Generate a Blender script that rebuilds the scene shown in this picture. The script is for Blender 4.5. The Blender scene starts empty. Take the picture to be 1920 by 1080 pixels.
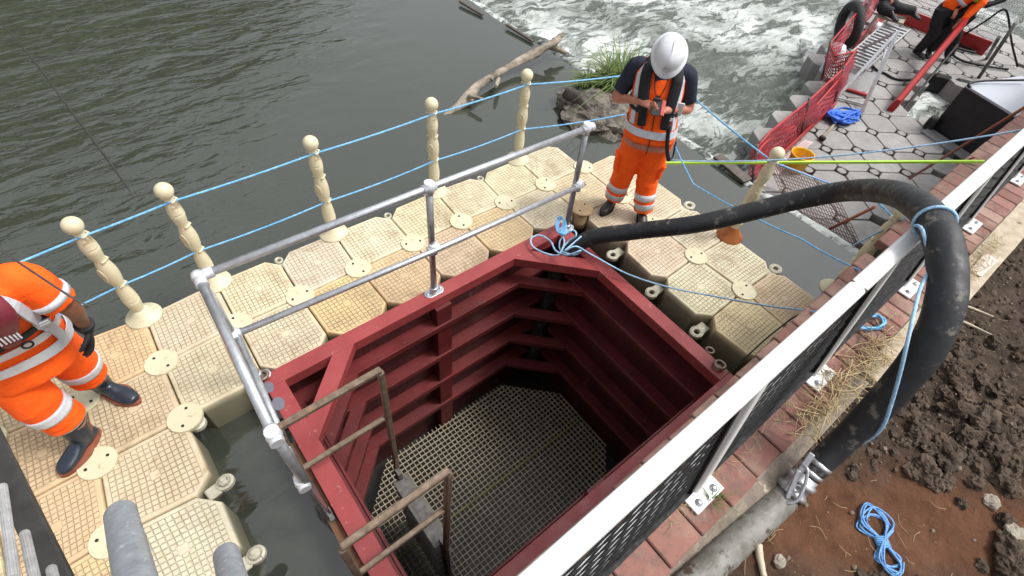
import bpy, math, random
from mathutils import Vector, Matrix, noise
random.seed(7)
scene = bpy.context.scene
COL = scene.collection
rad = math.radians
# ---------------------------------------------------------------- camera
CAM = Vector((0.52781, -2.24113, 3.23918)); FPX = 963.8
ROT = Matrix.Rotation(rad(-44.43809), 3, 'Z') @ Matrix.Rotation(rad(39.41649), 3, 'X') @ Matrix.Rotation(rad(7.87412), 3, 'Z')
cd = bpy.data.cameras.new('camera'); cam = bpy.data.objects.new('camera', cd); COL.objects.link(cam)
cd.sensor_width = 36; cd.lens = FPX/1920*36; cd.clip_start = .02; cd.clip_end = 500
cam.matrix_world = Matrix.Translation(CAM) @ ROT.to_4x4()
scene.camera = cam
# ---------------------------------------------------------------- sky and sun (overcast)
EL, AZ = rad(60), rad(125)
w = bpy.data.worlds.new('World'); scene.world = w; w.use_nodes = True
nt = w.node_tree; bg = nt.nodes['Background']
sky = nt.nodes.new('ShaderNodeTexSky'); sky.sky_type = 'NISHITA'; sky.sun_disc = False
sky.sun_elevation = EL; sky.sun_rotation = AZ; sky.air_density = 1.0; sky.dust_density = 4.0
hs = nt.nodes.new('ShaderNodeHueSaturation'); hs.inputs['Saturation'].default_value = .18
nt.links.new(sky.outputs[0], hs.inputs['Color']); nt.links.new(hs.outputs[0], bg.inputs[0]); bg.inputs[1].default_value = .15
sl = bpy.data.lights.new('sun', 'SUN'); sl.energy = 1.4; sl.angle = rad(13); sl.color = (1, .97, .93)
so = bpy.data.objects.new('sun', sl); COL.objects.link(so)
sdir = Vector((math.sin(AZ)*math.cos(EL), math.cos(AZ)*math.cos(EL), math.sin(EL)))
so.rotation_euler = sdir.to_track_quat('Z', 'Y').to_euler()
vs = scene.view_settings; vs.view_transform = 'Standard'; vs.look = 'None'; vs.exposure = .77; vs.gamma = 1; vs.use_curve_mapping = False

def ray(px, py):
    return ROT @ Vector(((px-960)/FPX, -(py-540)/FPX, -1))
def at(px, py, z=0.):            # point at height z seen at that place of the photograph
    d = ray(px, py); return CAM + d*((z-CAM.z)/d.z)
def atax(px, py, c, ax):
    d = ray(px, py); return CAM + d*((c-CAM[ax])/d[ax])
def V(*a): return Vector(a)
# ---------------------------------------------------------------- mesh helpers
class MB:
    def __init__(s): s.v = []; s.f = []; s.uv = {}; s.sm = []
    def add(s, vs, fs, smooth=False):
        o = len(s.v); s.v += [tuple(x) for x in vs]
        for f in fs: s.f.append(tuple(i+o for i in f)); s.sm.append(smooth)
        return s
    def box(s, c, size, mat=None, bev=0.):
        x, y, z = [a/2 for a in size]; c = Vector(c); b = min(bev, x*.9, y*.9, z*.9)
        M = mat if mat else Matrix.Identity(3)
        if b <= 0:
            vs = [c+M@V(i*x, j*y, k*z) for i in (-1, 1) for j in (-1, 1) for k in (-1, 1)]
            return s.add(vs, [(0, 1, 3, 2), (4, 6, 7, 5), (0, 4, 5, 1), (2, 3, 7, 6), (0, 2, 6, 4), (1, 5, 7, 3)])
        rings = []
        for zz, d in ((-z, b), (-z+b, 0), (z-b, 0), (z, b)):
            X, Y = x-d, y-d; k = b if d == 0 else b*.5
            rings.append([c+M@V(*p, zz) for p in ((X-k, -Y), (X, -Y+k), (X, Y-k), (X-k, Y), (-X+k, Y), (-X, Y-k), (-X, -Y+k), (-X+k, -Y))])
        return s.rings(rings)
    def rings(s, R, cap=True, closed=False, smooth=False):
        n = len(R[0]); o = len(s.v)
        for r in R: s.v += [tuple(p) for p in r]
        m = len(R)
        for i in range(m if closed else m-1):
            a = o+i*n; b = o+((i+1) % m)*n
            for j in range(n): s.f.append((a+j, a+(j+1) % n, b+(j+1) % n, b+j)); s.sm.append(smooth)
        if cap and not closed:
            s.f.append(tuple(o+j for j in range(n))[::-1]); s.sm.append(False)
            s.f.append(tuple(o+(m-1)*n+j for j in range(n))); s.sm.append(False)
        return s
    def tube(s, pts, r, n=10, closed=False, cap=True, flat=1., ref=None, round_end=False):
        pts = [Vector(p) for p in pts]; m = len(pts)
        rr = list(r) if isinstance(r, (list, tuple)) else [r]*m
        if round_end:
            a = (pts[0]-pts[1]).normalized(); b = (pts[-1]-pts[-2]).normalized()
            pts = [pts[0]+a*rr[0]*.9, pts[0]+a*rr[0]*.6]+pts+[pts[-1]+b*rr[-1]*.6, pts[-1]+b*rr[-1]*.9]
            rr = [rr[0]*.35, rr[0]*.78]+rr+[rr[-1]*.78, rr[-1]*.35]; m += 4
        T = []
        for i in range(m):
            a = pts[(i-1) % m] if (closed or i > 0) else pts[i]; b = pts[(i+1) % m] if (closed or i < m-1) else pts[i]
            t = (b-a); T.append(t.normalized() if t.length > 1e-9 else V(0, 0, 1))
        u = Vector(ref) if ref else (V(0, 0, 1) if abs(T[0].z) < .9 else V(1, 0, 0))
        R = []
        for i in range(m):
            u = u - T[i]*u.dot(T[i])
            if u.length < 1e-6: u = T[i].orthogonal()
            u.normalize(); w_ = T[i].cross(u)
            R.append([pts[i]+(w_*math.cos(2*math.pi*k/n)*rr[i]+u*math.sin(2*math.pi*k/n)*rr[i]*flat) for k in range(n)])
        return s.rings(R, cap=cap, closed=closed, smooth=True)
    def lathe(s, prof, c=(0, 0, 0), n=20, M=None, smooth=True):
        c = Vector(c); M = M or Matrix.Identity(3)
        R = [[c+M@V(r*math.cos(2*math.pi*k/n), r*math.sin(2*math.pi*k/n), z) for k in range(n)] for r, z in prof]
        return s.rings(R, smooth=smooth)
    def prism(s, poly, z0, z1):
        return s.rings([[V(x, y, z0) for x, y in poly], [V(x, y, z1) for x, y in poly]])
    def bar(s, a, b, w_, h, up=(0, 0, 1), bev=0.):
        a = Vector(a); b = Vector(b); x = (b-a); L = x.length; x.normalize(); up = Vector(up)
        y = up.cross(x)
        if y.length < 1e-4: y = V(0, 1, 0).cross(x)
        y.normalize(); z = x.cross(y)
        return s.box((a+b)/2, (L, w_, h), Matrix((x, y, z)).transposed(), bev)
    def blob(s, c, r, seed=0, sub=3, amp=.35, freq=1.2, sc=(1, 1, 1)):
        n = 4*2**(sub-1)+2; m = n//2+1; c = Vector(c); R = []
        for i in range(m+1):
            ph = math.pi*(i+.02)/(m+.04); row = []
            for j in range(n):
                th = 2*math.pi*j/n; d = V(math.sin(ph)*math.cos(th), math.sin(ph)*math.sin(th), math.cos(ph))
                k = 1+amp*(noise.noise(d*freq+V(seed*3.1, seed*1.7, seed))+.5*noise.noise(d*freq*2.7+V(seed, 0, 9))+.22*noise.noise(d*freq*7+V(seed, 5, 9)))
                row.append(c+V(d.x*r*k*sc[0], d.y*r*k*sc[1], d.z*r*k*sc[2]))
            R.append(row)
        return s.rings(R[::-1])
    def mesh(s, name):
        me = bpy.data.meshes.new(name); me.from_pydata(s.v, [], s.f)
        me.polygons.foreach_set('use_smooth', s.sm)
        return me
def spline(P, k=8, closed=False):
    P = [Vector(p) for p in P]; n = len(P); out = []
    rng = n if closed else n-1
    for i in range(rng):
        p0 = P[(i-1) % n] if closed or i > 0 else P[0]*2-P[1]; p1 = P[i]; p2 = P[(i+1) % n]
        p3 = P[(i+2) % n] if closed or i < n-2 else P[-1]*2-P[-2]
        for j in range(k):
            t = j/k; out.append(.5*((2*p1)+(p2-p0)*t+(2*p0-5*p1+4*p2-p3)*t*t+(-p0+3*p1-3*p2+p3)*t**3))
    if not closed: out.append(P[-1])
    return out
def sag(a, b, d, n=14):
    a = Vector(a); b = Vector(b); return [a.lerp(b, i/n)-V(0, 0, d*4*(i/n)*(1-i/n)) for i in range(n+1)]
def T(o, label, cat, group=None):
    o['label'] = label; o['category'] = cat
    if group: o['group'] = group
    return o
def root(name, loc, label, cat, group=None, rz=0.):
    o = bpy.data.objects.new(name, None); o.empty_display_size = .1; COL.objects.link(o); o.location = loc; o.rotation_euler[2] = rz
    return T(o, label, cat, group)
def link(name, me, m, parent=None, local=False, col=None):
    if isinstance(me, MB): me = me.mesh(name)
    o = bpy.data.objects.new(name, me); COL.objects.link(o)
    if m: me.materials.append(m)
    if parent:
        o.parent = parent
        if not local:
            p = parent; off = V(0, 0, 0)
            while p: off += p.location; p = p.parent
            o.location = -off
    if col: o.color = (*col, 1)
    return o
def one(name, mb, m, label, cat, group=None, col=None):
    return T(link(name, mb, m, None, col=col), label, cat, group)
def struct(name, mb, m):
    o = link(name, mb, m); o['kind'] = 'structure'; return o
def dup(r, loc, rz, label):
    c = r.copy(); COL.objects.link(c); c.location = loc; c.rotation_euler[2] = rz; c['label'] = label
    for ch in list(r.children):
        d = ch.copy(); COL.objects.link(d); d.parent = c
        for g in list(ch.children):
            e = g.copy(); COL.objects.link(e); e.parent = d
    return c
# ---------------------------------------------------------------- materials
def newmat(name):
    m = bpy.data.materials.new(name); m.use_nodes = True; nt = m.node_tree
    return m, nt, nt.nodes['Principled BSDF']
def nd(nt, t, **kw):
    n = nt.nodes.new(t)
    for k, v in kw.items():
        if k in n.inputs: n.inputs[k].default_value = v
        else: setattr(n, k, v)
    return n
def mth(nt, op, a, b=None, c=None):
    n = nt.nodes.new('ShaderNodeMath'); n.operation = op
    for i, x in enumerate((a, b, c)):
        if x is None: continue
        if isinstance(x, (int, float)): n.inputs[i].default_value = x
        else: nt.links.new(x, n.inputs[i])
    return n.outputs[0]
def ramp(nt, fac, stops):
    n = nt.nodes.new('ShaderNodeValToRGB'); e = n.color_ramp.elements
    while len(e) < len(stops): e.new(.5)
    for i, (p, c) in enumerate(stops): e[i].position = p; e[i].color = (*c, 1) if len(c) == 3 else c
    nt.links.new(fac, n.inputs[0]); return n.outputs[0]
def mixc(nt, fac, a, b, mode='MIX'):
    n = nt.nodes.new('ShaderNodeMix'); n.data_type = 'RGBA'; n.blend_type = mode
    for i, x in ((0, fac), (6, a), (7, b)):
        if isinstance(x, (int, float)): n.inputs[i].default_value = x
        elif isinstance(x, (tuple, list)): n.inputs[i].default_value = (*x, 1)
        else: nt.links.new(x, n.inputs[i])
    return n.outputs[2]
def tex(nt, scale, detail=5, rough=.6, vec=None, dist=0.):
    n = nd(nt, 'ShaderNodeTexNoise', Scale=scale, Detail=detail, Roughness=rough, Distortion=dist)
    if vec: nt.links.new(vec, n.inputs['Vector'])
    return n.outputs[0]
def coord(nt, kind='Object', sc=None):
    o = nt.nodes.new('ShaderNodeTexCoord').outputs[kind]
    if sc:
        mp = nt.nodes.new('ShaderNodeMapping'); mp.inputs['Scale'].default_value = sc; nt.links.new(o, mp.inputs[0]); o = mp.outputs[0]
    return o
def bump(nt, b, h, strength=.5, dist=.01):
    n = nd(nt, 'ShaderNodeBump', Strength=strength, Distance=dist); nt.links.new(h, n.inputs['Height']); nt.links.new(n.outputs[0], b.inputs['Normal'])
    return n
def M(name, c1, c2=None, scale=8, rough=.6, metal=0., bs=0., bscale=40, bd=.004, spot=None, spots=0., sscale=14, sc=None, spec=.5, r2=None):
    m, nt, b = newmat(name); co = coord(nt, 'Object', sc)
    f = tex(nt, scale, 6, .65, co)
    c = ramp(nt, f, [(.32, c1), (.68, c2 or tuple(x*.7 for x in c1))])
    if spot:
        g = tex(nt, sscale, 8, .7, co); k = ramp(nt, g, [(spots, (0, 0, 0)), (min(1, spots+.06), (1, 1, 1))])
        c = mixc(nt, k, c, spot)
    nt.links.new(c, b.inputs['Base Color'])
    b.inputs['Metallic'].default_value = metal; b.inputs['Specular IOR Level'].default_value = spec
    rr = ramp(nt, tex(nt, scale*1.7, 4, .6, co), [(.3, (rough*.8,)*3), (.7, (min(1, r2 or rough*1.2),)*3)]); nt.links.new(rr, b.inputs['Roughness'])
    if bs: bump(nt, b, tex(nt, bscale, 6, .65, co), bs, bd)
    return m
HIVIS = M('hivis_orange', (1., .13, .012), (.85, .09, .008), 9, .75, bs=.6, bscale=4.5, bd=.035, spot=(.4, .09, .03), spots=.66, sscale=6, spec=.2)
SILVER = M('reflective_tape', (.62, .64, .68), (.45, .47, .52), 15, .35, bs=.2, bscale=30)
NAVY = M('navy_cloth', (.018, .02, .035), (.03, .033, .05), 12, .85, bs=.3, bscale=20, spec=.2)
BLACKC = M('black_cloth', (.012, .012, .014), (.022, .022, .025), 20, .75, bs=.3, bscale=25, spec=.3)
SKIN = M('skin', (.48, .2, .13), (.36, .13, .085), 14, .5, bs=.15, bscale=60)
SKIND = M('tanned_skin', (.2, .085, .045), (.13, .05, .028), 14, .5, bs=.15, bscale=60)
WHITEP = M('white_plastic', (.72, .73, .75), (.56, .57, .6), 9, .3, bs=.05, spot=(.4, .38, .35), spots=.64, sscale=40)
GALV = M('galvanised_steel', (.62, .64, .67), (.42, .44, .47), 25, .38, .75, bs=.15, bscale=60, spot=(.3, .29, .27), spots=.66, sscale=18)
DSTEEL = M('dull_steel', (.2, .2, .2), (.11, .11, .11), 25, .45, .7, bs=.2)
CREAM = M('cream_plastic', (.62, .57, .4), (.54, .49, .33), 5, .5, bs=.15, bscale=50, spot=(.3, .23, .14), spots=.6, sscale=11)
RUSTC = M('rust_stained_plastic', (.42, .13, .03), (.22, .07, .02), 12, .5, bs=.3, bscale=30)
BLUER = M('blue_rope', (.05, .3, .62), (.25, .5, .72), 30, .6, bs=.5, bscale=160, bd=.003)
BLUEP = M('pale_blue_rope', (.45, .62, .75), (.16, .36, .6), 40, .6, bs=.5, bscale=160, bd=.003)
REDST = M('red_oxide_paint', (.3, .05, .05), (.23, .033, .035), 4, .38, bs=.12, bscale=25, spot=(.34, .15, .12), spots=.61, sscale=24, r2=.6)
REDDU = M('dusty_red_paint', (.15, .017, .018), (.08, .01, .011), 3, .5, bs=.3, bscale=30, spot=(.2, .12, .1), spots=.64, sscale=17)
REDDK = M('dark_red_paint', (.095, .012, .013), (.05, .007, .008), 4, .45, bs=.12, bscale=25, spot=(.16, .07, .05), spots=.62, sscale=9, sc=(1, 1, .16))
RUSTY = M('rusty_galvanised_tube', (.26, .2, .15), (.13, .085, .055), 22, .5, .45, bs=.3, bscale=60, spot=(.4, .16, .06), spots=.62, sscale=12)
RUBBER = M('black_rubber_hose', (.010, .011, .013), (.022, .023, .026), 9, .5, bs=.5, bscale=40, spot=(.13, .115, .095), spots=.57, sscale=9, r2=.75)
GREYP = M('grey_dock_plastic', (.42, .41, .4), (.27, .26, .255), 7, .5, bs=.15, bscale=50, spot=(.16, .14, .12), spots=.66, sscale=9)
BLACKP = M('black_paint', (.006, .006, .007), (.01, .01, .012), 6, .6)
YEL = M('yellow_plastic', (.8, .45, .02), (.65, .35, .02), 6, .4)
REDP = M('red_paint', (.4, .015, .015), (.3, .01, .012), 7, .4, bs=.1)
WOODW = M('weathered_wood', (.42, .36, .28), (.2, .16, .12), 10, .8, bs=.9, bscale=30, bd=.02, sc=(1, 1, 1))
# ================================================================ water and weir
WZ, DZ = -.30, -1.22
def water_mat():
    m, nt, b = newmat('river_water'); co = coord(nt)
    sx = nt.nodes.new('ShaderNodeSeparateXYZ'); nt.links.new(co, sx.inputs[0])
    b.inputs['Base Color'].default_value = (.038, .043, .033, 1); b.inputs['Roughness'].default_value = .05; b.inputs['IOR'].default_value = 1.82
    # wind ruffled reach far from the dock, smooth water close to the weir
    q = mth(nt, 'ADD', mth(nt, 'MULTIPLY', sx.outputs[1], .8), mth(nt, 'MULTIPLY', sx.outputs[0], -1.0))
    wob = mth(nt, 'MULTIPLY', tex(nt, .5, 3, .6, co), 3.)
    k = nt.nodes.new('ShaderNodeMapRange'); k.clamp = True
    k.inputs[1].default_value = .5; k.inputs[2].default_value = 6.; k.inputs[3].default_value = .0; k.inputs[4].default_value = .9
    nt.links.new(mth(nt, 'ADD', q, wob), k.inputs[0])
    rot = nt.nodes.new('ShaderNodeMapping'); rot.inputs['Rotation'].default_value = (0, 0, rad(52)); rot.inputs['Scale'].default_value = (1., 2.6, 1.)
    nt.links.new(co, rot.inputs[0])
    n1 = tex(nt, 1.1, 2, .5, rot.outputs[0], .5); n2 = tex(nt, 3.4, 3, .55, rot.outputs[0], .6)
    h = mth(nt, 'ADD', mth(nt, 'MULTIPLY', n1, 1.), mth(nt, 'MULTIPLY', n2, .3))
    h = mth(nt, 'ADD', mth(nt, 'MULTIPLY', h, k.outputs[0]), mth(nt, 'MULTIPLY', tex(nt, .9, 2, .5, co), .07))
    bump(nt, b, h, 1., .13)
    return m
WATER = water_mat()
mb = MB(); xs = (-70, .49, 3.21, 5.74); ys = (-2.06, -2.02, -.01, 60)
mb.v = [(x, y, WZ) for y in ys for x in xs]; mb.f = [(j*4+i, j*4+i+1, j*4+i+5, j*4+i+4) for j in range(3) for i in range(3) if (i, j) != (1, 1)]; mb.sm = [False]*8
struct('water', mb, WATER)
def foam_mat(name, lo, hi, sc):
    m, nt, b = newmat(name); co = coord(nt)
    wv = nd(nt, 'ShaderNodeTexNoise', Scale=.9, Detail=4, Roughness=.6); nt.links.new(co, wv.inputs[0])
    add = nt.nodes.new('ShaderNodeVectorMath'); add.operation = 'MULTIPLY_ADD'; nt.links.new(wv.outputs[1], add.inputs[0]); add.inputs[1].default_value = (.7, .7, 0); nt.links.new(co, add.inputs[2])
    mp = nt.nodes.new('ShaderNodeMapping'); mp.inputs['Rotation'].default_value = (0, 0, rad(25)); mp.inputs['Scale'].default_value = (.55, 1.7, 1); nt.links.new(add.outputs[0], mp.inputs[0])
    a = tex(nt, sc, 9, .72, mp.outputs[0], .35)
    big = tex(nt, .45, 3, .5, co)
    f = mth(nt, 'ADD', mth(nt, 'ABSOLUTE', mth(nt, 'SUBTRACT', a, .5)), 0)
    rid = mth(nt, 'SUBTRACT', 1., mth(nt, 'MULTIPLY', f, 9.))
    tot = mth(nt, 'ADD', mth(nt, 'MULTIPLY', rid, .45), mth(nt, 'MULTIPLY', mth(nt, 'SUBTRACT', big, .5), 2.6))
    tot = mth(nt, 'ADD', tot, mth(nt, 'MULTIPLY', mth(nt, 'SUBTRACT', a, .5), 1.5))
    k = ramp(nt, tot, [(lo, (0, 0, 0)), (hi, (1, 1, 1))])
    c = mixc(nt, k, (.085, .1, .08), (.68, .72, .7)); nt.links.new(c, b.inputs['Base Color'])
    r = mixc(nt, k, (.08, .08, .08), (.6, .6, .6)); nt.links.new(r, b.inputs['Roughness']); b.inputs['IOR'].default_value = 1.33
    bump(nt, b, mth(nt, 'ADD', mth(nt, 'MULTIPLY', a, 1.), mth(nt, 'MULTIPLY', k, .25)), 1., .12)
    return m
FOAM = foam_mat('churned_water', .08, .95, 2.2)
mb = MB(); x0, y0, nx, ny, st = 6.0, -2.06, 190, 230, .085
for j in range(ny):
    for i in range(nx):
        x = x0+i*st*(1+i*.004); y = y0+j*st*(1+j*.003)
        p = V(x*.9, y*1.3, 0); h = noise.turbulence(p*.8, 5, True)*.17-.12+.05*noise.noise(p*3.1)
        h *= .75 if y > -.4 or x < 9 else .35
        mb.v.append((x, y, DZ+h))
for j in range(ny-1):
    for i in range(nx-1):
        a = j*nx+i; mb.f.append((a, a+1, a+nx+1, a+nx)); mb.sm.append(True)
struct('river_rapids', mb, FOAM)
mb = MB(); mb.add([(6.1, -2.06, DZ-.12), (90, -2.06, DZ-.12), (90, 90, DZ-.12), (6.1, 90, DZ-.12)], [(0, 1, 2, 3)])
struct('tailwater', mb, FOAM)
# weir crest: stone sill running across the river, a thin sheet of water going over it
mb = MB(); prof = [(5.62, WZ-.5), (5.66, WZ-.012), (5.74, WZ+.012), (5.84, WZ-.015), (6.0, WZ-.14), (6.25, WZ-.5), (6.45, DZ-.3)]
R = []
for k in range(140):
    y = -2.06+k*.3; o = .05*noise.noise(V(0, y*.9, 3))+.12*noise.noise(V(0, y*.25, 8)); dz = .015*noise.noise(V(5, y*2.2, 0))
    if 2.35 < y < 3.4: o += .16
    R.append([V(x+o, y, z+dz) for x, z in prof])
mb.rings(R, smooth=True)
WEIRM = foam_mat('weir_water', -.55, .45, 5.)
struct('weir_sill', mb, WEIRM)
# far bank with trees, out of the picture but mirrored in the river
mb = MB(); mb.add([(-70, 13.5, -.4), (14, 14.5, -.4), (14, 60, 4), (-70, 60, 4), (-70, 14.5, 1.), (14, 15.5, 1.)], [(0, 1, 5, 4), (4, 5, 2, 3)])
struct('far_bank', mb, M('bank_grass', (.07, .09, .03), (.04, .06, .02), 3, .9))
mb = MB(); rnd = random.Random(3)
for k in range(20000):
    t = rnd.random(); x = -24+t*32; y = 15+rnd.random()*3
    top = 7.2+1.4*noise.noise(V(x*.35, 1, 1))+1.*noise.noise(V(x*1.1, 4, 1))-max(0, x+1)*.48
    z = .3+rnd.random()**.8*max(.6, top-.3); s = .22+.2*rnd.random(); d = V(rnd.gauss(0, 1), rnd.gauss(0, 1), rnd.gauss(0, 1)).normalized(); e = d.orthogonal().normalized(); g = d.cross(e); c = V(x, y, z)
    mb.add([c-e*s, c+g*s*.6, c+e*s, c-g*s*.6], [(0, 1, 2, 3)])
o = one('far_bank_woodland', mb, M('dark_foliage', (.1, .085, .012), (.15, .095, .02), .5, .8), 'dark wood on the far bank that browns the reflection in the ruffled river', 'woodland'); o['kind'] = 'stuff'
# ================================================================ quay wall with brick coping, soil
BZ = .85
QW = root('quay_wall', (5, -2.2, 0), 'red brick quay wall with brick coping between the river and the soil', 'wall')
mb = MB(); mb.box((12, -2.25, -.36), (36, .40, 2.38)); mb.box((12, -2.485, .35), (36, .07, .92))
link('wall_face', mb, M('mortar_and_stone', (.3, .25, .2), (.17, .14, .11), 9, .9, bs=.8, bscale=40, bd=.02, spot=(.45, .4, .32), spots=.62), QW)
def brick_mat():
    m, nt, b = newmat('coping_brick'); co = coord(nt); g = nt.nodes.new('ShaderNodeNewGeometry')
    isl = g.outputs['Random Per Island']
    c = ramp(nt, isl, [(0, (.2, .08, .062)), (.35, (.27, .125, .1)), (.7, (.18, .07, .057)), (1, (.3, .165, .135))])
    c = mixc(nt, ramp(nt, tex(nt, 14, 8, .7, co), [(.47, (0, 0, 0)), (.66, (.8, .8, .8))]), c, (.11, .08, .065))
    c = mixc(nt, ramp(nt, tex(nt, 3, 5, .7, co), [(.45, (0, 0, 0)), (.68, (.65, .65, .65))]), c, (.36, .27, .2))
    nt.links.new(c, b.inputs['Base Color']); b.inputs['Roughness'].default_value = .8
    bump(nt, b, tex(nt, 50, 8, .7, co), .5, .006); return m
BRICK = brick_mat(); mb = MB(); rnd = random.Random(5)
def brick(mb, x, L, y0, y1):
    a = rad(rnd.uniform(-.7, .7)); Rm = Matrix.Rotation(a, 3, 'Z') @ Matrix.Rotation(rad(rnd.uniform(-.5, .5)), 3, 'X')
    mb.box((x+L/2, (y0+y1)/2+rnd.uniform(-.004, .004), BZ-.03+rnd.uniform(-.003, .002)), (L-rnd.uniform(.006, .011), y1-y0-.006, .066), Rm, .006)
x = -1.5
while x < 24:
    L = .215 if x < 2.9 else .1375
    brick(mb, x, L, -2.445, -2.165); x += L
x = -1.45
while x < 24:
    if not (4.02 < x < 4.2): brick(mb, x, .2, -2.155, min(-1.93, -2.05+.0285*(x-1.3)))
    x += .2
link('brick_coping', mb, BRICK, QW)
# concrete edging behind the coping
m_edge = M('sandy_concrete', (.5, .42, .32), (.34, .28, .2), 12, .9, bs=.8, bscale=60, bd=.01, spot=(.08, .06, .04), spots=.6, sscale=9)
mb = MB(); rr = []
for k in range(90):
    x = 3.2+k*.2; y = -2.49-max(0, x-3.6)*.0; a = .03*noise.noise(V(x*2, 0, 0)); rr.append([V(x, -2.45, .84), V(x, -2.45, .7), V(x, -2.62+a*.3, .7), V(x, -2.62+a*.3, .845+a*.2)])
mb.rings(rr); one('concrete_edging', mb, m_edge, 'pale sandy concrete strip with soil on it behind the brick coping', 'edging')
# soil
def soil_mat():
    m, nt, b = newmat('soil'); co = coord(nt)
    dk = ramp(nt, tex(nt, 7, 9, .75, co), [(.3, (.03, .021, .015)), (.7, (.12, .086, .062))])
    rd = ramp(nt, tex(nt, 5, 8, .7, co), [(.3, (.1, .043, .022)), (.7, (.19, .09, .05))])
    sx = nt.nodes.new('ShaderNodeSeparateXYZ'); nt.links.new(co, sx.inputs[0])
    # a trench patch of red clay, its edge made ragged
    q = mth(nt, 'ADD', mth(nt, 'MULTIPLY', sx.outputs[0], 1.), mth(nt, 'MULTIPLY', sx.outputs[1], 1.0))
    d = mth(nt, 'ABSOLUTE', mth(nt, 'SUBTRACT', q, -.43)); d = mth(nt, 'ADD', d, mth(nt, 'MULTIPLY', mth(nt, 'SUBTRACT', tex(nt, 3.2, 6, .7, co), .5), .7))
    k = ramp(nt, d, [(.2, (1, 1, 1)), (.55, (0, 0, 0))])
    k2 = mth(nt, 'MULTIPLY', k, ramp(nt, mth(nt, 'ADD', sx.outputs[1], 3.6), [(.0, (1, 1, 1)), (1, (1, 1, 1))]))
    c = mixc(nt, k2, dk, rd)
    fl = ramp(nt, tex(nt, 75, 4, .6, co), [(.69, (0, 0, 0)), (.73, (1, 1, 1))])
    c = mixc(nt, mth(nt, 'MULTIPLY', fl, .7), c, (.42, .34, .27))
    nt.links.new(c, b.inputs['Base Color']); b.inputs['Roughness'].default_value = .9; b.inputs['Specular IOR Level'].default_value = .2
    bump(nt, b, mth(nt, 'ADD', tex(nt, 22, 9, .75, co), mth(nt, 'MULTIPLY', tex(nt, 90, 6, .7, co), .35)), 1., .03)
    return m
def clayness(x, y):
    return max(0, 1-abs(x+y+.43)/.42)
def soil_h(x, y):
    p = V(x, y, 0); c = clayness(x, y)
    h = noise.fractal(p*3.2, 1., 2.1, 5)*.035*(1-.6*c)+abs(noise.noise(p*11))*.03*(1-.75*c)+noise.noise(p*26)*.006
    tr = max(0, 1-abs((x-3.75)*.6+(y+3.0)*1.3)/.26)*max(0, min(1, (x-3.0)*2)); h -= tr*.07
    edge = min(1, max(0, (-2.45-y)/.12))
    return BZ-.065+h*edge+.02*min(1, max(0, -2.6-y))-.035*max(0, 1-(-2.45-y)/.2)
mb = MB(); xs = [-2+i*.05 for i in range(64)]+[1.2+i*.016 for i in range(210)]+[4.56+i*.05 for i in range(60)]+[7.6+i*.4 for i in range(40)]
ys = [-2.46-j*.016 for j in range(100)]+[-4.06-j*.12 for j in range(40)]
for y in ys:
    for x in xs: mb.v.append((x, y, soil_h(x, y)))
n = len(xs)
for j in range(len(ys)-1):
    for i in range(n-1):
        a = j*n+i; mb.f.append((a, a+n, a+n+1, a+1)); mb.sm.append(True)
SOIL = soil_mat(); struct('ground', mb, SOIL)
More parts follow.
